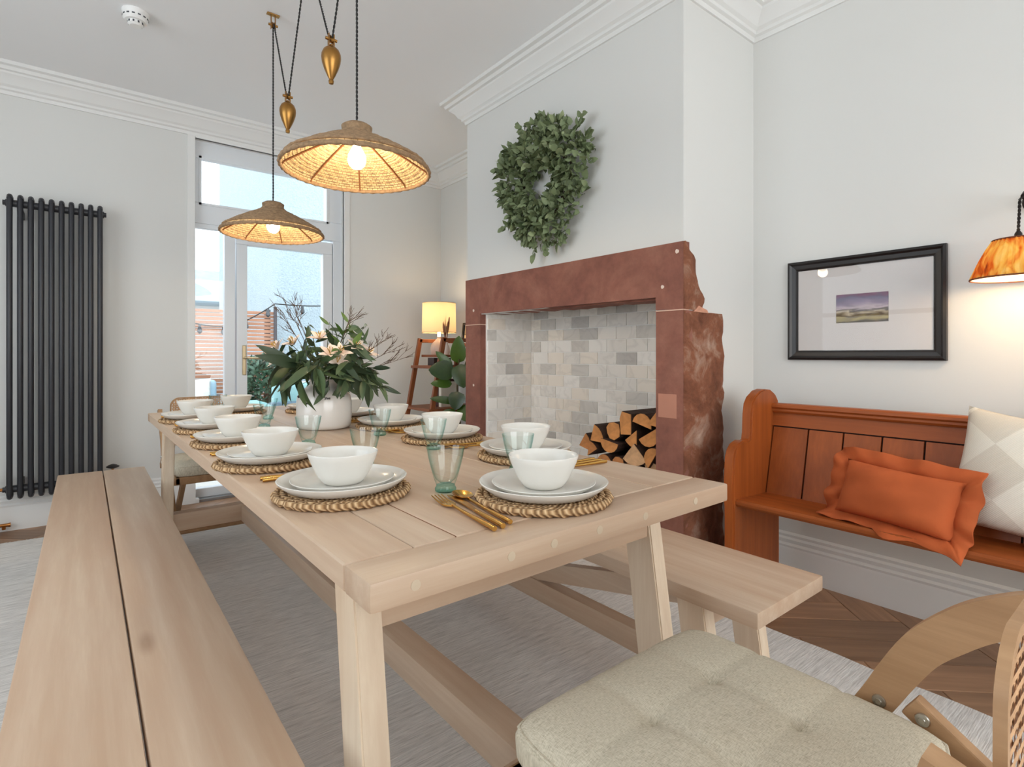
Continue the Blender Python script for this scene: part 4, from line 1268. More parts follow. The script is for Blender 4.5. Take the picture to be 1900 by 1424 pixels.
for (az, el, L) in ((R(170), 1.15, .26), (R(150), 1.2, .28), (R(190), 1.0, .26), (R(-32), .45, .25), (R(-45), .6, .24), (R(-20), .3, .26), (R(-60), 1.1, .25)):
    d = Vector((math.cos(az) * math.cos(el), math.sin(az) * math.cos(el), math.sin(el)))
    tube(tw, [Vector((0, 0, 0)), d * L * .5, d * L], .0012, 4)
    twig(d * L * .6, d, L * .45, 2); twig(d * L * .8, d, L * .42, 2)
t_ = obj('twigs', tw, m_twig, bq); t_['kind'] = 'stuff'
m_petal = leafmat('lily_petal', (232, 206, 190), (248, 234, 216), .6)
bm = B(); leaf_mesh(bm, Matrix(), .050, .024, -.25, -.35, 5, .3); pet = mesh_of(bm, 'petal', m_petal, True, 80)
m_anth = plain('anther', S(190, 150, 60), .7)
for (a, f_, z, tilt) in ((-.175, -.02, .085, 1), (-.195, .0, .045, 1), (-.10, -.05, .10, 0), (.055, -.09, .06, 0), (.09, -.08, .065, 1), (.135, -.03, .085, 0), (.075, -.07, .03, 1), (.0, -.05, .12, 1), (.165, .02, .06, 0), (-.15, -.06, .03, 0)):
    c = cdir * a + fdir * f_ + Vector((0, 0, z + .05))
    d = (c + Vector((0, 0, .10))).normalized() - fdir * .35
    F = frame_from(d, (0, 0, 1)); F.translation = c
    fl = bpy.data.objects.new('lily', None); col.objects.link(fl); fl.parent = bq; fl.matrix_local = F; fl.empty_display_size = .02
    for k in range(6):
        M = Matrix.Rotation(k * PI / 3 + rr.uniform(-.1, .1), 4, 'Y') @ Matrix.Rotation(R(-38 - 10 * (k % 2)), 4, 'X') @ Matrix.Rotation(PI, 4, 'Y')
        link('petal', pet, fl, M)
    bm = B()
    for k in range(5): tube(bm, [(0, 0, 0), (.005 * math.cos(k * 1.3), .02, .005 * math.sin(k * 1.3)), (.010 * math.cos(k * 1.3), .034, .010 * math.sin(k * 1.3))], [.0008, .0008, .002], 5)
    obj('stamens', bm, m_anth, fl)

# ================================================================ PENDANT LAMPS
m_straw, nt, b, tl = translucent('woven_straw', S(220, 186, 138), .30)
v = coords(nt); sp = nt.nodes.new('ShaderNodeSeparateXYZ'); nt.links.new(v, sp.inputs[0])
rad = math_n(nt, 'SQRT', math_n(nt, 'ADD', math_n(nt, 'MULTIPLY', sp.outputs[0], sp.outputs[0]), math_n(nt, 'MULTIPLY', sp.outputs[1], sp.outputs[1])))
ang_ = math_n(nt, 'ARCTAN2', sp.outputs[1], sp.outputs[0])
cb = nt.nodes.new('ShaderNodeCombineXYZ')
nt.links.new(math_n(nt, 'MULTIPLY', ang_, 16), cb.inputs[0]); nt.links.new(math_n(nt, 'MULTIPLY', rad, 125), cb.inputs[1])
bt_ = nt.nodes.new('ShaderNodeTexBrick'); nt.links.new(cb.outputs[0], bt_.inputs[0])
bt_.inputs['Scale'].default_value = 1.0; bt_.inputs['Mortar Size'].default_value = .09; bt_.inputs['Mortar Smooth'].default_value = .6
bt_.inputs['Brick Width'].default_value = 1.3; bt_.inputs['Row Height'].default_value = 1.0
bt_.inputs['Color1'].default_value = S(236, 210, 164); bt_.inputs['Color2'].default_value = S(222, 190, 140); bt_.inputs['Mortar'].default_value = S(130, 90, 52)
nt.links.new(bt_.outputs['Color'], b.inputs['Base Color']); nt.links.new(bt_.outputs['Color'], tl.inputs[0])
add_bump(nt, b, math_n(nt, 'SUBTRACT', 1.0, bt_.outputs['Fac']), .8, .006)
m_sgr = plain('seagrass_rim', S(150, 122, 92), .9, var=.3, vscale=70, bump=.8, bscale=120, bdist=.006)
m_rib = plain('cane_rib', S(120, 74, 36), .7)
m_bulb = emit('lit_bulb', (1.0, .82, .55, 1), 30)
m_cord = plain('black_twisted_cord', S(34, 32, 32), .7)
m_brass = plain('aged_brass', S(166, 122, 66), .32, 1.0, var=.1)
def twisted(bm, p0, p1, r_=.0024, pitch=.030):
    p0, p1 = Vector(p0), Vector(p1); d = p1 - p0; L = d.length; n = max(8, int(L / pitch * 6)); t = d.normalized()
    s_ = t.cross(Vector((0, 1, 0))); s_ = s_.normalized() if s_.length > .05 else Vector((1, 0, 0)); u = t.cross(s_)
    for ph in (0, PI):
        pts = [p0 + d * (i / n) + (s_ * math.cos(2 * PI * L / pitch * i / n + ph) + u * math.sin(2 * PI * L / pitch * i / n + ph)) * r_ * .8 for i in range(n + 1)]
        tube(bm, pts, r_, 5)
def pendant(label, x, y, zr, rw, power, weight, rose):
    e = thing('pendant_lamp', label, 'lamp', (x, y, zr), 0, 'woven rise-and-fall pendant lamps')
    # shade: shallow woven cone with a collar
    out = [(rw, .0), (rw * .96, .016), (rw * .70, .054), (rw * .45, .086), (rw * .28, .106), (rw * .22, .114)]
    bm = B(); lathe(bm, out, 72)
    sh = obj('woven_shade', bm, m_straw, e, True, 60)
    bm = B(); rr_ = random.Random(1)
    N = 120; tube(bm, [(rw * math.cos(2 * PI * i / N), rw * math.sin(2 * PI * i / N), 0) for i in range(N)], [.0065 * (1 + .25 * math.sin(i * 2.2)) for i in range(N)], 8, closed=True)
    obj('braided_rim', bm, m_sgr, sh, True, 70)
    bm = B()
    for k in range(16):     # outer skin of thicker seagrass coils
        t = k / 15; r_ = rw * (1 - .78 * t) ; z = interp([(0, .0), (.04, .016), (.3, .054), (.55, .086), (.72, .106), (.78, .114)], .78 * t)
        N = max(24, int(90 * r_ / rw)); tube(bm, [(r_ * math.cos(2 * PI * i / N), r_ * math.sin(2 * PI * i / N), z + .005) for i in range(N)], [.0055 * (1 + .2 * math.sin(i * 2.4 + k)) for i in range(N)], 6, closed=True)
    co = obj('seagrass_coils', bm, m_sgr, sh, True, 70); co['kind'] = 'stuff'
    bm = B(); lathe(bm, [(.056, .112), (.060, .122), (.050, .134), (.052, .150), (.040, .158), (.012, .160), (.012, .154), (.036, .150), (.044, .134), (.052, .122)], 40)
    obj('collar', bm, m_sgr, sh, True, 60)
    for k in range(8):
        a = 2 * PI * k / 8 + .35
        pts = [(r_ * math.cos(a), r_ * math.sin(a), z - .004) for r_, z in [(rw * .985, .004)] + out[1:]]
        bm = B(); tube(bm, pts, .0032, 6); obj('rib', bm, m_rib, e, True)
    bm = B(); lathe(bm, [(0, .155), (.016, .155), (.018, .10), (.016, .09), (0, .09)], 20); obj('lamp_holder', bm, m_brass, e, True)
    bm = B(); lathe(bm, [(0, .004), (.016, .008), (.027, .020), (.031, .036), (.029, .052), (.020, .070), (.013, .084), (.012, .094), (0, .094)], 28)
    obj('bulb', bm, m_bulb, e, True)
    l = bpy.data.lights.new('bulb_light', 'POINT'); l.energy = power; l.color = (1.0, .78, .50); l.shadow_soft_size = .034
    lo = bpy.data.objects.new('bulb_light', l); col.objects.link(lo); lo.parent = e; lo.location = (0, 0, .002)
    # cords: shade to ceiling pulley, pulley to weight, weight to ceiling rose
    zc = ZC - zr
    py = Vector((0, 0, zc - .055)); wy, wz = weight[0] - y, weight[1] - zr
    ry = rose - y
    bm = B()
    twisted(bm, (0, 0, .155), py)
    sg = 1 if wy > 0 else -1
    twisted(bm, py + Vector((0, sg * .014, 0)), (0, wy - sg * .014, wz)); twisted(bm, (0, wy + sg * .014, wz), (0, ry - sg * .02, zc - .03))
    obj('cord', bm, m_cord, e)
    def pulley(nm, p, up):
        bm = B(); tube(bm, [p + Vector((-.022, 0, 0)), p + Vector((.022, 0, 0))], .006, 10)
        lathe_pts = [(.006, -.006), (.015, -.006), (.012, 0), (.015, .006), (.006, .006)]
        rb = bmesh.new(); lathe(rb, lathe_pts + [lathe_pts[0]], 20)
        for v_ in rb.verts: v_.co = p + Vector((v_.co.z, v_.co.x, v_.co.y))
        tmp = bpy.data.meshes.new('t'); rb.to_mesh(tmp); rb.free(); bm.from_mesh(tmp); bpy.data.meshes.remove(tmp)
        for s_ in (-1, 1): box(bm, p.x + s_ * .010 - .0015, p.x + s_ * .010 + .0015, p.y - .007, p.y + .007, p.z - (.02 if up else .03), p.z + (.052 if up else .02))
        obj(nm, bm, m_brass, e, True)
    pulley('ceiling_pulley', py, True)
    bm = B(); box(bm, -.030, .030, -.012, .012, zc - .006, zc - .0005, .002); obj('ceiling_bracket', bm, m_brass, e)
    pw_ = Vector((0, wy, wz)); pulley('weight_pulley', pw_, False)
    bm = B(); lathe(bm, [(0, -.018), (.006, -.020), (.007, -.030), (.018, -.032), (.029, -.042), (.0355, -.058), (.0365, -.072), (.034, -.090), (.026, -.115), (.014, -.142), (.0075, -.154), (.010, -.160), (.0085, -.170), (0, -.173)], 36, c=(0, wy, wz))
    obj('counterweight', bm, m_brass, e, True, 50)
    return e
pendant('nearer large woven seagrass pendant lamp with brass counterweight', .742, 1.810, 1.692, .248, 9, (2.06, 2.262), 2.35)
pendant('farther woven seagrass pendant lamp hanging before the glazed door', .746, 2.890, 1.662, .238, 9, (2.64, 2.262), 2.35)
bm = B(); lathe(bm, [(0, 0), (.055, 0), (.055, -.012), (.04, -.022), (0, -.026)], 32)
tag(obj('ceiling_rose', bm, m_brass, None, True, M=Matrix.Translation((.745, 2.35, ZC))), 'round brass ceiling rose feeding both pendant lamps', 'ceiling rose')

# ================================================================ RADIATOR
m_rad = plain('anthracite_paint', S(44, 45, 50), .38, spec=.45)
ra = thing('column_radiator', 'tall dark anthracite column radiator on the far wall', 'radiator', (-.13, YF - .10, 0))
x0r, n_r, pit = -.215, 10, .0468
bm = B()
for yy in (-.030, .030):
    q_ = .0142 if yy < 0 else .0075
    tube(bm, [(0, yy, .215), (0, yy, .235), (0, yy, 1.955), (0, yy, 1.985)], [.0075, q_, q_, .0075], 12)
tube(bm, [(0, -.03, 1.966), (0, -.018, 1.983), (0, .018, 1.983), (0, .03, 1.966)], .0138, 10)
tube(bm, [(0, -.03, .234), (0, -.018, .217), (0, .018, .217), (0, .03, .234)], .0138, 10)
colm = mesh_of(bm, 'column', m_rad, True, 60)
for i in range(n_r): link('column', colm, ra, Matrix.Translation((x0r + pit * i, 0, 0)))
for z, nm in ((1.945, 'header'), (.262, 'header')):
    bm = B(); tube(bm, [(x0r - .02, 0, z), (x0r + pit * 9 + .02, 0, z)], .021, 14)
    for sx in (x0r - .024, x0r + pit * 9 + .024): tube(bm, [(sx - .008, 0, z), (sx + .008, 0, z)], .016, 6)
    obj(nm, bm, m_rad, ra, True, 50)
for x in (x0r + pit, x0r + pit * 8):
    for z in (1.90, .30):
        bm = B(); box(bm, x - .012, x + .012, -.012, .10, z - .03, z + .015, .004); obj('wall_bracket', bm, m_rad, ra)
m_copper = plain('valve_brass', S(176, 118, 66), .35, 1.0)
bm = B(); tube(bm, [(x0r - .03, 0, .262), (x0r - .075, 0, .262)], .010, 10); tube(bm, [(x0r - .075, 0, .275), (x0r - .075, 0, .0)], .008, 10)
vv = obj('valve', bm, m_copper, ra, True)
bm = B(); tube(bm, [(x0r - .075, 0, .280), (x0r - .075, 0, .300), (x0r - .075, 0, .345), (x0r - .075, 0, .352)], [.014, .019, .019, .012], 14); obj('valve_head', bm, m_rad, vv, True)
xv = x0r + pit * 9 + .065
bm = B(); tube(bm, [(xv - .04, 0, .262), (xv, 0, .262)], .010, 10); tube(bm, [(xv, 0, .33), (xv, 0, .0)], .007, 10)
v2 = obj('valve', bm, m_copper, ra, True)
bm = B(); lathe(bm, [(0, .326), (.012, .322), (.034, .330), (.036, .336), (.020, .346), (.008, .350), (0, .351)], 24, c=(xv, 0, 0)); obj('valve_wheel', bm, plain('black_wheel', S(28, 24, 24), .4), v2, True)
bm = B(); tube(bm, [(-.75, YF - .06, .045), (-.36, YF - .06, .045), (-.345, YF - .06, .045)], [.010, .010, .013], 10); tube(bm, [(-.375, YF - .06, .045), (-.375, YF - .06, .02)], .009, 8)
tag(obj('copper_pipe', bm, m_copper, None, True), 'short copper pipe and drain cock above the floor left of the radiator', 'pipe')

# ================================================================ FRAMED PICTURE
pc = thing('framed_picture', 'black framed small landscape print with wide white mount above the pew', 'picture', (XR, .904, 1.257))
m_blk = plain('black_frame', S(24, 20, 20), .35)
FW, FH, fw = .301, .228, .043
bm = B()
prf = [(0, -.001), (0, -.022), (.010, -.026), (.018, -.018), (.034, -.015), (.043, -.011), (.043, -.001)]
cor = [(-1, -1), (1, -1), (1, 1), (-1, 1)]
rings = [[bm.verts.new((o_, sx * (FW - i_), sy * (FH - i_))) for (i_, o_) in prf] for sx, sy in cor]
for k in range(4):
    a, c_ = rings[k], rings[(k + 1) % 4]
    for q in range(len(prf) - 1): bm.faces.new((a[q], a[q + 1], c_[q + 1], c_[q]))
obj('frame', bm, m_blk, pc)
bm = B(); box(bm, -.008, -.002, -FW + .03, FW - .03, -FH + .03, FH - .03); obj('mount', bm, plain('mount_card', S(208, 204, 202), .7), pc)
m, nt, b = new_mat('landscape_print')
tc = nt.nodes.new('ShaderNodeTexCoord'); sp = nt.nodes.new('ShaderNodeSeparateXYZ'); nt.links.new(tc.outputs['Object'], sp.inputs[0])
n1 = noise(nt, coords(nt, (1, 14, 40)), 1, 4, .6, .5); n2 = noise(nt, coords(nt, (1, 30, 60)), 1, 4)
zz = math_n(nt, 'ADD', math_n(nt, 'MULTIPLY', sp.outputs[2], 8.0), .5)
zz = math_n(nt, 'ADD', zz, math_n(nt, 'MULTIPLY', math_n(nt, 'SUBTRACT', n1, .5), .42))
cc = ramp(nt, zz, [(.04, S(70, 58, 34)), (.16, S(176, 160, 104)), (.26, S(96, 78, 46)), (.36, S(200, 186, 160)), (.43, S(60, 48, 44)), (.50, S(196, 180, 186)), (.66, S(146, 128, 152)), (.84, S(92, 88, 116)), (.97, S(112, 42, 82))]).outputs[0]
cc = mixc(nt, math_n(nt, 'MULTIPLY', ramp(nt, n2, [(.45, (0, 0, 0, 1)), (.7, (1, 1, 1, 1))]).outputs[0], .45), cc, S(56, 46, 62))
nt.links.new(cc, b.inputs['Base Color']); b.inputs['Roughness'].default_value = .6
bm = B(); box(bm, -.0095, -.0075, -.100, .100, -.0625, .0625)
obj('print', bm, m, pc, M=Matrix.Translation((0, -.005, -.002)))
bm = B(); box(bm, -.0125, -.0115, -FW + .04, FW - .04, -FH + .04, FH - .04); obj('glazing', bm, glassy('picture_glass', (.98, .98, .98), .3, base=.012), pc)

# ================================================================ WALL LAMP
wl = thing('wall_lamp', 'wall lamp with tortoiseshell pleated shade on twisted cord above the pew', 'lamp', (2.44, .371, 1.308))
m_tort, nt, b, tl = translucent('tortoiseshell_fabric', S(196, 120, 40), .55)
v = coords(nt, (1, 1, .28)); n1 = noise(nt, v, 22, 3, .5, .8)
c4 = ramp(nt, n1, [(.34, S(120, 40, 8)), (.46, S(214, 110, 28)), (.58, S(238, 196, 96)), (.75, S(244, 228, 160))]).outputs[0]
nt.links.new(c4, b.inputs['Base Color']); nt.links.new(c4, tl.inputs[0])
bm = B(); N = 72; rows = []
for (r_, z) in ((.125, 0), (.112, .032), (.098, .066), (.083, .098), (.066, .128)):
    rows.append([bm.verts.new(((r_ + .0022 * (1 if i % 2 else -1)) * math.cos(2 * PI * i / N), (r_ + .0022 * (1 if i % 2 else -1)) * math.sin(2 * PI * i / N), z)) for i in range(N)])
for a, c_ in zip(rows, rows[1:]):
    for i in range(N): bm.faces.new((a[i], a[(i + 1) % N], c_[(i + 1) % N], c_[i]))
sh = obj('pleated_shade', bm, m_tort, wl)
m_line, nt, b, tl = translucent('white_lining', S(240, 234, 220), .25)
bm = B(); lathe(bm, [(.1215, .001), (.063, .126)], 48); obj('shade_lining', bm, m_line, sh, True)
bm = B()
for r_, z in ((.1245, .0), (.066, .128)): tube(bm, [(r_ * math.cos(2 * PI * i / 60), r_ * math.sin(2 * PI * i / 60), z) for i in range(60)], .003, 6, closed=True)
obj('trim_ring', bm, plain('brown_binding', S(110, 58, 28), .8), sh, True)
m_dark = plain('dark_bronze', S(30, 22, 18), .45, .4)
bm = B(); tube(bm, [(0, 0, .118), (0, 0, .126), (0, 0, .148), (0, 0, .156)], [.018, .012, .010, .005], 14)
for k in range(3): tube(bm, [(0, 0, .127), (.065 * math.cos(k * 2.09), .065 * math.sin(k * 2.09), .128)], .0018, 5)
obj('lamp_cap', bm, m_dark, wl, True)
bm = B(); twisted(bm, (0, 0, .152), (0, -.004, .262), .0028, .026); tube(bm, [(0, -.004, .262), (.004, -.014, .272), (.012, -.02, .276)], .0035, 6); obj('cord', bm, m_dark, wl)
bm = B(); tube(bm, [(.008, -.014, .268), (.02, -.022, .280), (.08, -.025, .300), (.15, -.026, .296), (.19, -.026, .285)], [.012, .016, .012, .011, .011], 10); lathe(bm, [(0, 0), (.045, 0), (.045, .01), (.03, .016), (0, .018)], 24, c=(0, 0, 0))
for v_ in bm.verts:
    if v_.co.z < .02: v_.co = Vector((.197 - v_.co.z, -.026 + v_.co.x, .285 + v_.co.y))
obj('bracket', bm, m_dark, wl, True)
bm = B(); lathe(bm, [(0, .02), (.018, .026), (.027, .044), (.025, .062), (.014, .088), (.012, .118), (0, .118)], 24); obj('bulb', bm, m_bulb, wl, True)
l = bpy.data.lights.new('bulb_light', 'POINT'); l.energy = 5.5; l.color = (1.0, .68, .38); l.shadow_soft_size = .03
lo = bpy.data.objects.new('bulb_light', l); col.objects.link(lo); lo.parent = wl; lo.location = (0, 0, .018)

# ================================================================ WREATH
wr = thing('eucalyptus_wreath', 'shaggy green eucalyptus leaf wreath hung on the chimney breast', 'wreath', (CX, 2.250, 2.000))
m_wl = leafmat('wreath_leaf', (62, 80, 46), (176, 190, 142), .6)
m_wl2 = leafmat('wreath_leaf_dull', (58, 72, 42), (150, 160, 118), .65)  # slightly duller leaf green, dealt at random among the leaves
wm = []
for (L, W) in ((.052, .034), (.044, .032), (.060, .030), (.038, .030)):
    for mt in (m_wl, m_wl2):
        bm = B(); leaf_mesh(bm, Matrix(), L, W, .25, .25, 4, .5); wm.append(mesh_of(bm, 'leaf', mt, True, 80))
rr = random.Random(21)
stf = B(); stf2 = B()
# base ring of twisted stems
for k in range(5):
    tube(stf2, [(-.035 + .014 * math.sin(5 * a + k), (.19 + .02 * math.sin(3 * a + 1.7 * k)) * math.cos(a), (.20 + .02 * math.cos(4 * a + k)) * math.sin(a)) for a in [2 * PI * i / 60 for i in range(60)]], .006, 5, closed=True)
obj('twig_ring', stf2, plain('wreath_twigs', S(66, 52, 36), .9), wr)
cnt = 0
for i in range(2000):
    a = rr.uniform(0, 2 * PI)
    ro = .345 + .022 * math.sin(2 * a + .6) + .022 * math.sin(5 * a) + .018 * math.sin(9 * a + 1)
    q = rr.random() ** .75
    r_ = .075 + (ro - .075) * q
    depth = -.02 - .11 * math.sin(PI * min(1, max(.05, (r_ - .06) / (ro - .02)))) * rr.uniform(.25, 1)
    p = Vector((depth, r_ * (1.0 + .20 * math.sin(a)) * math.cos(a), r_ * 1.04 * math.sin(a)))
    out = Vector((0, math.cos(a), math.sin(a)))
    d = (out * rr.uniform(-.3, 1.0) + Vector((-1, 0, 0)) * rr.uniform(.1, 1.0) + Vector((rr.uniform(-.3, .3), rr.uniform(-.8, .8), rr.uniform(-.8, .8)))).normalized()
    M = frame_from(d, (rr.uniform(-1, .2), rr.uniform(-1, 1), rr.uniform(-.2, 1))); M = M @ Matrix.Scale(rr.uniform(.75, 1.2), 4); M.translation = p
    if cnt < 290 and depth < -.065:
        link('leaf', rr.choice(wm), wr, M); cnt += 1
    else:
        leaf_mesh(stf, M, rr.uniform(.036, .052), rr.uniform(.026, .034), .25, .25, 3, .5)
for a in (2.45, 2.75, .42, .62, -1.45, -1.75, 3.4, 1.2, -.5):       # loose sprigs standing out of the outline
    o2 = Vector((-.25, math.cos(a), math.sin(a))).normalized(); p0 = Vector((-.06, .31 * (1 + .2 * math.sin(a)) * math.cos(a), .32 * math.sin(a)))
    for k in range(9):
        p = p0 + o2 * .011 * k; d = (o2 + Vector((rr.uniform(-.7, .2), rr.uniform(-1, 1), rr.uniform(-1, 1)))).normalized()
        M = frame_from(d, (-1, rr.uniform(-.6, .6), rr.uniform(-.6, .6))); M.translation = p; leaf_mesh(stf, M, .042, .030, .25, .2, 4, .5)
so = obj('inner_leaves', stf, leafmat('wreath_inner_leaf', (66, 82, 50), (160, 174, 128), .6), wr, True, 80); so['kind'] = 'stuff'

# ================================================================ ALCOVE: ladder shelf, lamp, plant, mirror
m_teak = wood('teak_shelf', S(84, 40, 18), S(150, 84, 42), 'z', 10, .5, .2, rnd=.1)
m_teaky = wood('teak_shelf_y', S(84, 40, 18), S(150, 84, 42), 'y', 10, .5, .2, rnd=.1)
ls = thing('ladder_shelf', 'brown wooden leaning ladder shelf in the alcove corner', 'shelf')
def fx(z): return 2.195 - (1.183 - z) * .19
for y in (3.64, 4.02):
    bm = B(); beam(bm, (fx(0.005), y, .005), (fx(1.19), y, 1.19), .026, .036, .003, up=(1, 0, .2)); obj('front_post', bm, m_teak, ls)
    bm = B(); beam(bm, (2.55, y, .0), (2.55, y, 1.19), .026, .034, .003, up=(1, 0, 0)); obj('back_post', bm, m_teak, ls)
    bm = B(); box(bm, fx(1.19) - .01, 2.56, y - .013, y + .013, 1.155, 1.185, .003); obj('top_rail', bm, m_teak, ls)
for z in (.28, .615, .945):
    bm = B(); box(bm, fx(z) - .03, 2.57, 3.62, 4.04, z, z + .022, .003); obj('shelf_board', bm, m_teaky, ls)
bm = B(); box(bm, 2.20, 2.57, 3.655, 4.005, 1.035, 1.055, .003); obj('shelf_board', bm, m_teaky, ls)
tl_ = thing('table_lamp', 'table lamp with cream drum shade glowing in the alcove', 'lamp', (2.325, 3.93, 1.056))
bm = B(); lathe(bm, [(0, 0), (.062, 0), (.068, .01), (.072, .05), (.062, .09), (.03, .12), (.018, .135), (.018, .150), (0, .152)], 32); obj('lamp_base', bm, plain('blush_ceramic', S(206, 180, 162), .3), tl_, True)
m_cr, nt, b, t2 = translucent('cream_linen_shade', S(222, 196, 156), .34)
bm = B(); lathe(bm, [(.142, .183), (.138, .428)], 48); obj('drum_shade', bm, m_cr, tl_, True)
bm = B()
for r_, z in ((.142, .183), (.138, .428)): tube(bm, [(r_ * math.cos(2 * PI * i / 48), r_ * math.sin(2 * PI * i / 48), z) for i in range(48)], .003, 6, closed=True)
obj('shade_ring', bm, plain('shade_binding', S(214, 190, 150), .8), tl_, True)
bm = B(); lathe(bm, [(0, .15), (.012, .15), (.012, .22), (.03, .26), (.03, .29), (.018, .32), (0, .325)], 20); obj('bulb', bm, m_bulb, tl_, True)
l = bpy.data.lights.new('bulb_light', 'POINT'); l.energy = 4.2; l.color = (1.0, .74, .44); l.shadow_soft_size = .035
lo = bpy.data.objects.new('bulb_light', l); col.objects.link(lo); lo.parent = tl_; lo.location = (0, 0, .375)
mi = thing('leaning_mirror', 'small black framed mirror standing on the ladder shelf behind the plant', 'mirror', (2.50, 3.755, 1.0565))
bm = B()
for (a, c_, d_, e_) in ((-.11, .11, .25, .268), (-.11, .11, 0, .018), (-.11, -.092, .015, .255), (.092, .11, .015, .255)): box(bm, -.012, .012, a, c_, d_, e_, .003)
obj('mirror_frame', bm, m_blk, mi)
bm = B(); box(bm, -.002, .004, -.096, .096, .014, .254); obj('mirror_glass', bm, plain('mirror_silver', S(226, 226, 226), .08, 1.0), mi)
mi.rotation_euler = (0, R(6), 0)
ds = thing('dried_stems', 'dried brown grass stems in a small vase before the lamp', 'dried flowers', (2.30, 3.78, 1.056))
bm = B(); lathe(bm, [(0, 0), (.028, 0), (.034, .02), (.030, .06), (.016, .085), (.018, .10), (.013, .10), (0, .02)], 20); obj('small_vase', bm, plain('bud_vase', S(214, 200, 188), .4), ds, True)
rr = random.Random(4); m_dry = plain('dried_grass', S(134, 84, 58), .9)
for k in range(9):
    a = rr.uniform(0, 6.28); d = Vector((math.cos(a) * .12, math.sin(a) * .12, 1)).normalized(); L = rr.uniform(.2, .27)
    bm = B(); tube(bm, [Vector((0, 0, .05)), Vector((0, 0, .05)) + d * L * .5, Vector((0, 0, .05)) + d * L * .62, Vector((0, 0, .05)) + d * L * .8, Vector((0, 0, .05)) + d * L], [.0015, .0015, .005, .006, .001], 6)
    obj('dried_stem', bm, m_dry, ds)
# books and a basket standing on the lower shelves
bm = B(); box(bm, 2.20, 2.36, 3.80, 3.90, .9675, 1.030, .002)
tag(obj('dark_box', bm, plain('dark_box', S(50, 34, 30), .6), None), 'small dark box on the ladder shelf behind the leaves', 'box')
for k, (cc_, h_, nm) in enumerate((((222, 212, 198), .20, 'cream'), ((70, 30, 22), .22, 'dark red'), ((196, 178, 158), .19, 'beige'))):
    bm = B(); box(bm, 2.22, 2.38, 3.72 + .05 * k, 3.76 + .05 * k, .6375, .638 + h_, .003)
    tag(obj('book', bm, plain('book_' + str(k), S(*cc_), .7), None), nm + ' book standing on the lower ladder shelf', 'book', 'books on the ladder shelf')
# rubber plant
rp = thing('rubber_plant', 'rubber plant with big glossy dark green leaves beside the fireplace', 'plant', (2.22, 3.46, 0))
bm = B(); lathe(bm, [(0, 0), (.10, 0), (.125, .05), (.14, .22), (.145, .28), (.135, .28), (.125, .24), (0, .24)], 32); obj('pot', bm, plain('basket_pot', S(150, 112, 74), .8, var=.2, vscale=40), rp, True)
bm = B(); tube(bm, [(0, 0, .22), (.01, 0, .5), (-.01, .01, .8), (.0, .0, 1.02)], [.012, .010, .008, .005], 8); obj('stem', bm, plain('plant_stem', S(78, 66, 40), .7), rp, True)
m_rub = leafmat('rubber_leaf', (28, 52, 18), (78, 108, 34), .25)
CAMP = Vector((0, 0, 1.05))
for (px, pz, L, W, ax, az, dy) in (   # base offset on the plant (across, height), length, width, direction across/up
        (-.03, .930, .19, .155, -1.0, .10, -.05), (-.01, .99, .21, .120, .05, 1.0, .02), (-.06, .96, .17, .068, -.75, .80, .04), (.02, .985, .18, .150, .15, -1.0, -.08),
        (-.05, .835, .16, .072, -1.0, .06, -.02), (.0, .78, .14, .125, -.15, -.90, -.06), (-.03, .70, .19, .060, -1.0, .18, .0), (.06, .93, .20, .13, .75, -.35, .03),
        (.05, .95, .20, .05, .45, 1.0, .02), (.05, .78, .17, .11, .7, .3, .0), (-.01, .60, .17, .11, -.8, -.1, .0), (.0, .66, .17, .11, .5, -.4, -.05)):
    d = cdir * ax + Vector((0, 0, az)) - fdir * .25
    M = frame_from(d, -fdir + Vector((0, 0, .35))); M.translation = cdir * px + fdir * dy + Vector((0, 0, pz))
    bm = B(); leaf_mesh(bm, Matrix(), L, W, .16, .12, 9, .55); obj('leaf', bm, m_rub, rp, True, 80, M=M)

# ================================================================ GARDEN seen through the door
m_pave = plain('garden_paving', S(196, 190, 182), .8, var=.12, vscale=2)
bm = B(); box(bm, -14, 16, YF + .2, 60, -.25, -.06); struct(obj('patio_ground', bm, m_pave))
m_fence = wood('fence_cedar', S(150, 92, 66), S(206, 150, 118), 'x', 6, .7, .5, rnd=.14)
fn = thing('slatted_fence', 'horizontal cedar slat garden fence beyond the glazed door', 'fence', (0, 8.20, 0))
zz = .12; i = 0
sl = []
bm = B(); box(bm, -1.6, 1.6, -.010, .010, 0, .040, .003, 1); sl_me = mesh_of(bm, 'fence_slat', m_fence)
bm = B(); box(bm, -.76, .76, -.010, .010, 0, .040, .003, 1); sl_me2 = mesh_of(bm, 'fence_slat', m_fence)
while zz < 1.66:
    for xc, me_ in ((-1.02, sl_me), (1.36, sl_me2)):
        link('fence_slat', me_, fn, Matrix.Translation((xc, random.uniform(-.003, .003), zz)))
    zz += .052
m_post = plain('fence_post_paint', S(70, 62, 66), .7)
for x in (-2.6, -1.0, .59, 2.05):
    bm = B(); box(bm, x - .035, x + .035, .012, .08, -.06, 1.70, .004); obj('fence_post', bm, m_post, fn)
m_harl = plain('roughcast_render', S(178, 190, 197), .95, var=.10, vscale=28, bump=.8, bscale=45, bdist=.03)
nb = thing('neighbour_house', 'tall white roughcast house wall beyond the garden door', 'building')
bm = B(); box(bm, 2.16, 7.5, 8.25, 12.4, -.06, 7.2); obj('rendered_wall', bm, m_harl, nb)
bm = B(); prism(bm, [(8.1, 7.1), (12.6, 7.1), (10.3, 9.0)], 'x', 2.0, 7.7); obj('roof', bm, plain('slate_roof', S(96, 100, 108), .7), nb)
bm = B(); box(bm, 2.11, 2.15, 8.12, 8.16, -.06, 1.74, .004)
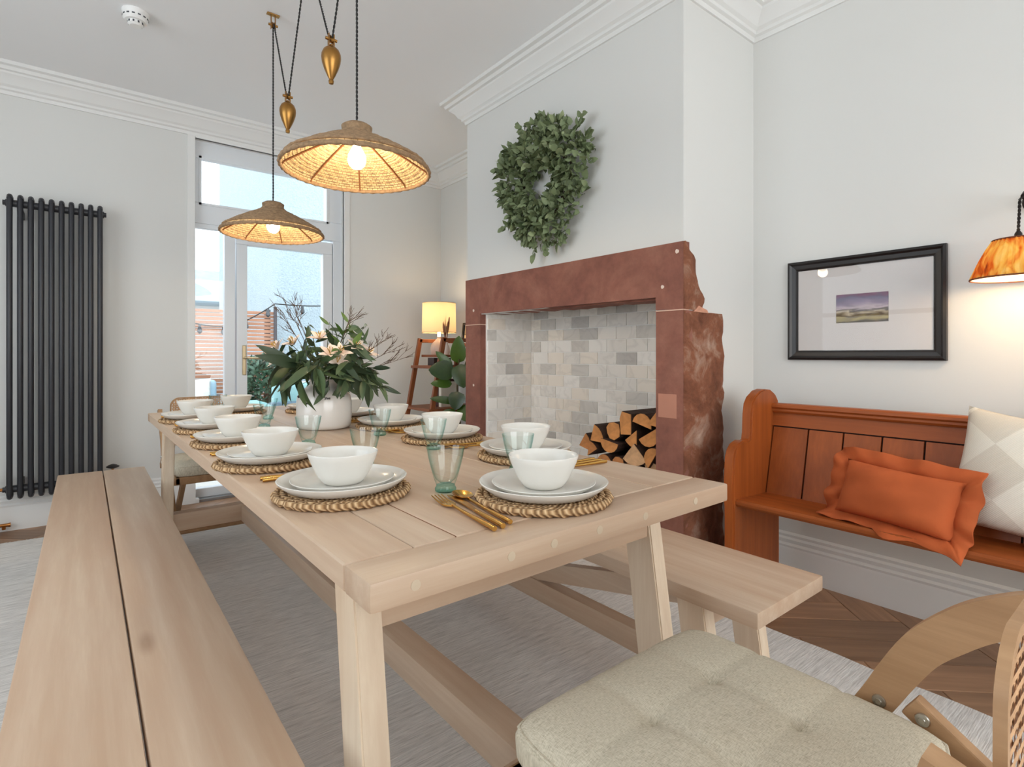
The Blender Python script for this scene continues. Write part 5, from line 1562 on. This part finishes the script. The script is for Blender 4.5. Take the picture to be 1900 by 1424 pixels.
tag(obj('garden_post', bm, m_post, None), 'dark garden post at the house corner where the festoon hangs', 'post')
an = thing('garden_outbuilding', 'low outbuilding with grey slate roof behind the fence', 'building')
m_slate = plain('outbuilding_slate', S(172, 182, 186), .7, var=.12, vscale=8)
bm = B(); box(bm, -5, 3.15, 13.1, 16, -.06, 2.1); obj('outbuilding_wall', bm, plain('pale_wall', S(214, 216, 214), .9), an)
bm = B(); prism(bm, [(12.9, 2.18), (14.5, 3.05), (16.1, 2.18), (16.1, 2.10), (14.5, 2.95), (12.9, 2.10)], 'x', -5.2, 3.30); obj('outbuilding_roof', bm, m_slate, an)
bm = B(); tube(bm, [(-5.2, 12.88, 2.14), (3.3, 12.88, 2.14)], .055, 8)
beam(bm, (3.32, 12.9, 2.16), (3.32, 14.5, 3.05), .04, .14, .0); obj('gutter_and_verge', bm, plain('blue_grey_gutter', S(86, 112, 124), .5), an)
# hillside, with its overexposed paleness put into the colour
bm = B(); rr = random.Random(8); gx, gy = 40, 14; V = []
for j in range(gy + 1):
    row = []
    for i in range(gx + 1):
        x, y = -16 + 60 * i / gx, 24 + 34 * j / gy
        row.append(bm.verts.new((x, y, -.1 + 8.5 * (1 - math.exp(-((j / gy) * 3.2))) * (1 - .25 * i / gx) + rr.uniform(-.25, .25))))
    V.append(row)
for j in range(gy):
    for i in range(gx): bm.faces.new((V[j][i], V[j][i + 1], V[j + 1][i + 1], V[j + 1][i]))
struct(obj('hillside', bm, plain('pale_hillside', S(222, 228, 214), .95, var=.14, vscale=.6), smooth=True))
# shrub
sb = thing('garden_shrub', 'round clipped green shrub in front of the fence', 'shrub', (1.90, 7.68, -.06))
bm = B(); rr = random.Random(31)
for i in range(1500):
    th, ph = rr.uniform(0, 2 * PI), math.acos(rr.uniform(-1, 1)); r_ = .38 * rr.uniform(.6, 1.0)
    d = Vector((math.sin(ph) * math.cos(th), math.sin(ph) * math.sin(th), math.cos(ph)))
    M = frame_from((d + Vector((rr.uniform(-.6, .6), rr.uniform(-.6, .6), rr.uniform(-.3, .6)))), d); M.translation = Vector((0, 0, .72)) + d * r_
    leaf_mesh(bm, M, .085, .042, .2, .2, 3)
fo = obj('foliage', bm, leafmat('shrub_leaf', (48, 80, 58), (128, 160, 132), .5), sb, True, 80); fo['kind'] = 'stuff'
bm = B(); tube(bm, [(0, 0, 0), (0, 0, .6)], .03, 8); obj('trunk', bm, m_twig, sb, True)
bm = B(); lathe(bm, [(0, 0), (.17, 0), (.21, .32), (.19, .32), (.17, .28), (0, .28)], 24); obj('planter', bm, plain('grey_planter', S(120, 128, 132), .7), sb, True)
# garden sofas
m_mint = plain('mint_fabric', S(150, 190, 190), .9, var=.05)
m_paleblue = plain('pale_blue_fabric', S(176, 202, 216), .9, var=.05)
m_slat = plain('grey_rattan', S(96, 116, 130), .8, var=.2, vscale=30)
m_wht = plain('white_cushion_fabric', S(232, 234, 236), .9, var=.04)
def sofa(label, loc, rot, wid, fab, pillow_lab, pil_mat):
    e = thing('garden_sofa', label, 'sofa', loc, rot)
    bm = B(); box(bm, -wid / 2, wid / 2, -.38, .38, .10, .30, .02); obj('base', bm, m_slat, e)
    bm = B(); box(bm, -wid / 2, wid / 2, .28, .42, .10, .60, .04); obj('backrest', bm, m_slat, e)
    for sx in (-1, 1):
        bm = B(); box(bm, sx * wid / 2 - .07, sx * wid / 2 + .07, -.38, .42, .10, .58, .03); obj('arm', bm, fab, e)
        for sy in (-1, 1):
            bm = B(); box(bm, sx * (wid / 2 - .06) - .02, sx * (wid / 2 - .06) + .02, sy * .32 - .02, sy * .32 + .02, 0, .10); obj('leg', bm, m_post, e)
    for k in range(2):
        a = -wid / 2 + .07 + (wid - .14) / 2 * k
        bm = B(); box(bm, a + .005, a + (wid - .14) / 2 - .005, -.40, .26, .30, .44, .045, 3); obj('seat_cushion', bm, fab, e, True)
        bm = B(); box(bm, a + .005, a + (wid - .14) / 2 - .005, .14, .32, .42, .80, .06, 3); obj('back_cushion', bm, fab, e, True)
    c, s_ = math.cos(rot), math.sin(rot)
    lx, ly = wid * .15, .06
    bm = B(); pillow(bm, .20, .20, .07, n=14, crease=.004, seed=3)
    tag(obj('scatter_cushion', bm, pil_mat, None, True, 80, M=Matrix.Translation((loc[0] + lx * c - ly * s_, loc[1] + lx * s_ + ly * c, loc[2] + .63)) @ Matrix.Rotation(rot, 4, 'Z') @ Matrix.Rotation(R(72), 4, 'X')), pillow_lab, 'cushion')
    return e
sofa('pale blue garden sofa seen through the sidelight', (.90, 7.60, -.06), 0, 1.0, m_paleblue, 'white patterned scatter cushion on the pale blue garden sofa', plain('floral_white', S(226, 222, 216), .9, var=.14, vscale=22))
sofa('mint green garden sofa seen through the door glass', (2.25, 6.55, -.06), PI, 1.4, m_mint, 'white scatter cushion on the mint garden sofa', m_wht)
# festoon lights
fl = thing('festoon_lights', 'string of dark festoon bulbs hanging along the fence', 'string lights')
pts = []
for i in range(25):
    t = i / 24; pts.append(Vector((1.0 + 1.12 * t, 8.14 - .02 * t, 1.50 + .28 * t - .18 * math.sin(PI * t))))
p2_ = [Vector((2.12 + 1.9 * i / 20, 8.12 - .02 * i / 20, 1.78 + .38 * i / 20 - .14 * math.sin(PI * i / 20))) for i in range(1, 21)]
bm = B(); tube(bm, pts + p2_, .008, 5); obj('cable', bm, m_dark, fl)
bm = B(); tube(bm, [(0, 0, 0), (0, 0, -.045), (0, 0, -.06), (0, 0, -.095), (0, 0, -.125)], [.016, .018, .026, .032, .008], 10); fb = mesh_of(bm, 'festoon_bulb', plain('smoked_bulb', S(52, 56, 62), .2), True)
for k in (4, 10, 16, 22, 28, 33, 38, 42): link('festoon_bulb', fb, fl, Matrix.Translation((pts + p2_)[k]))
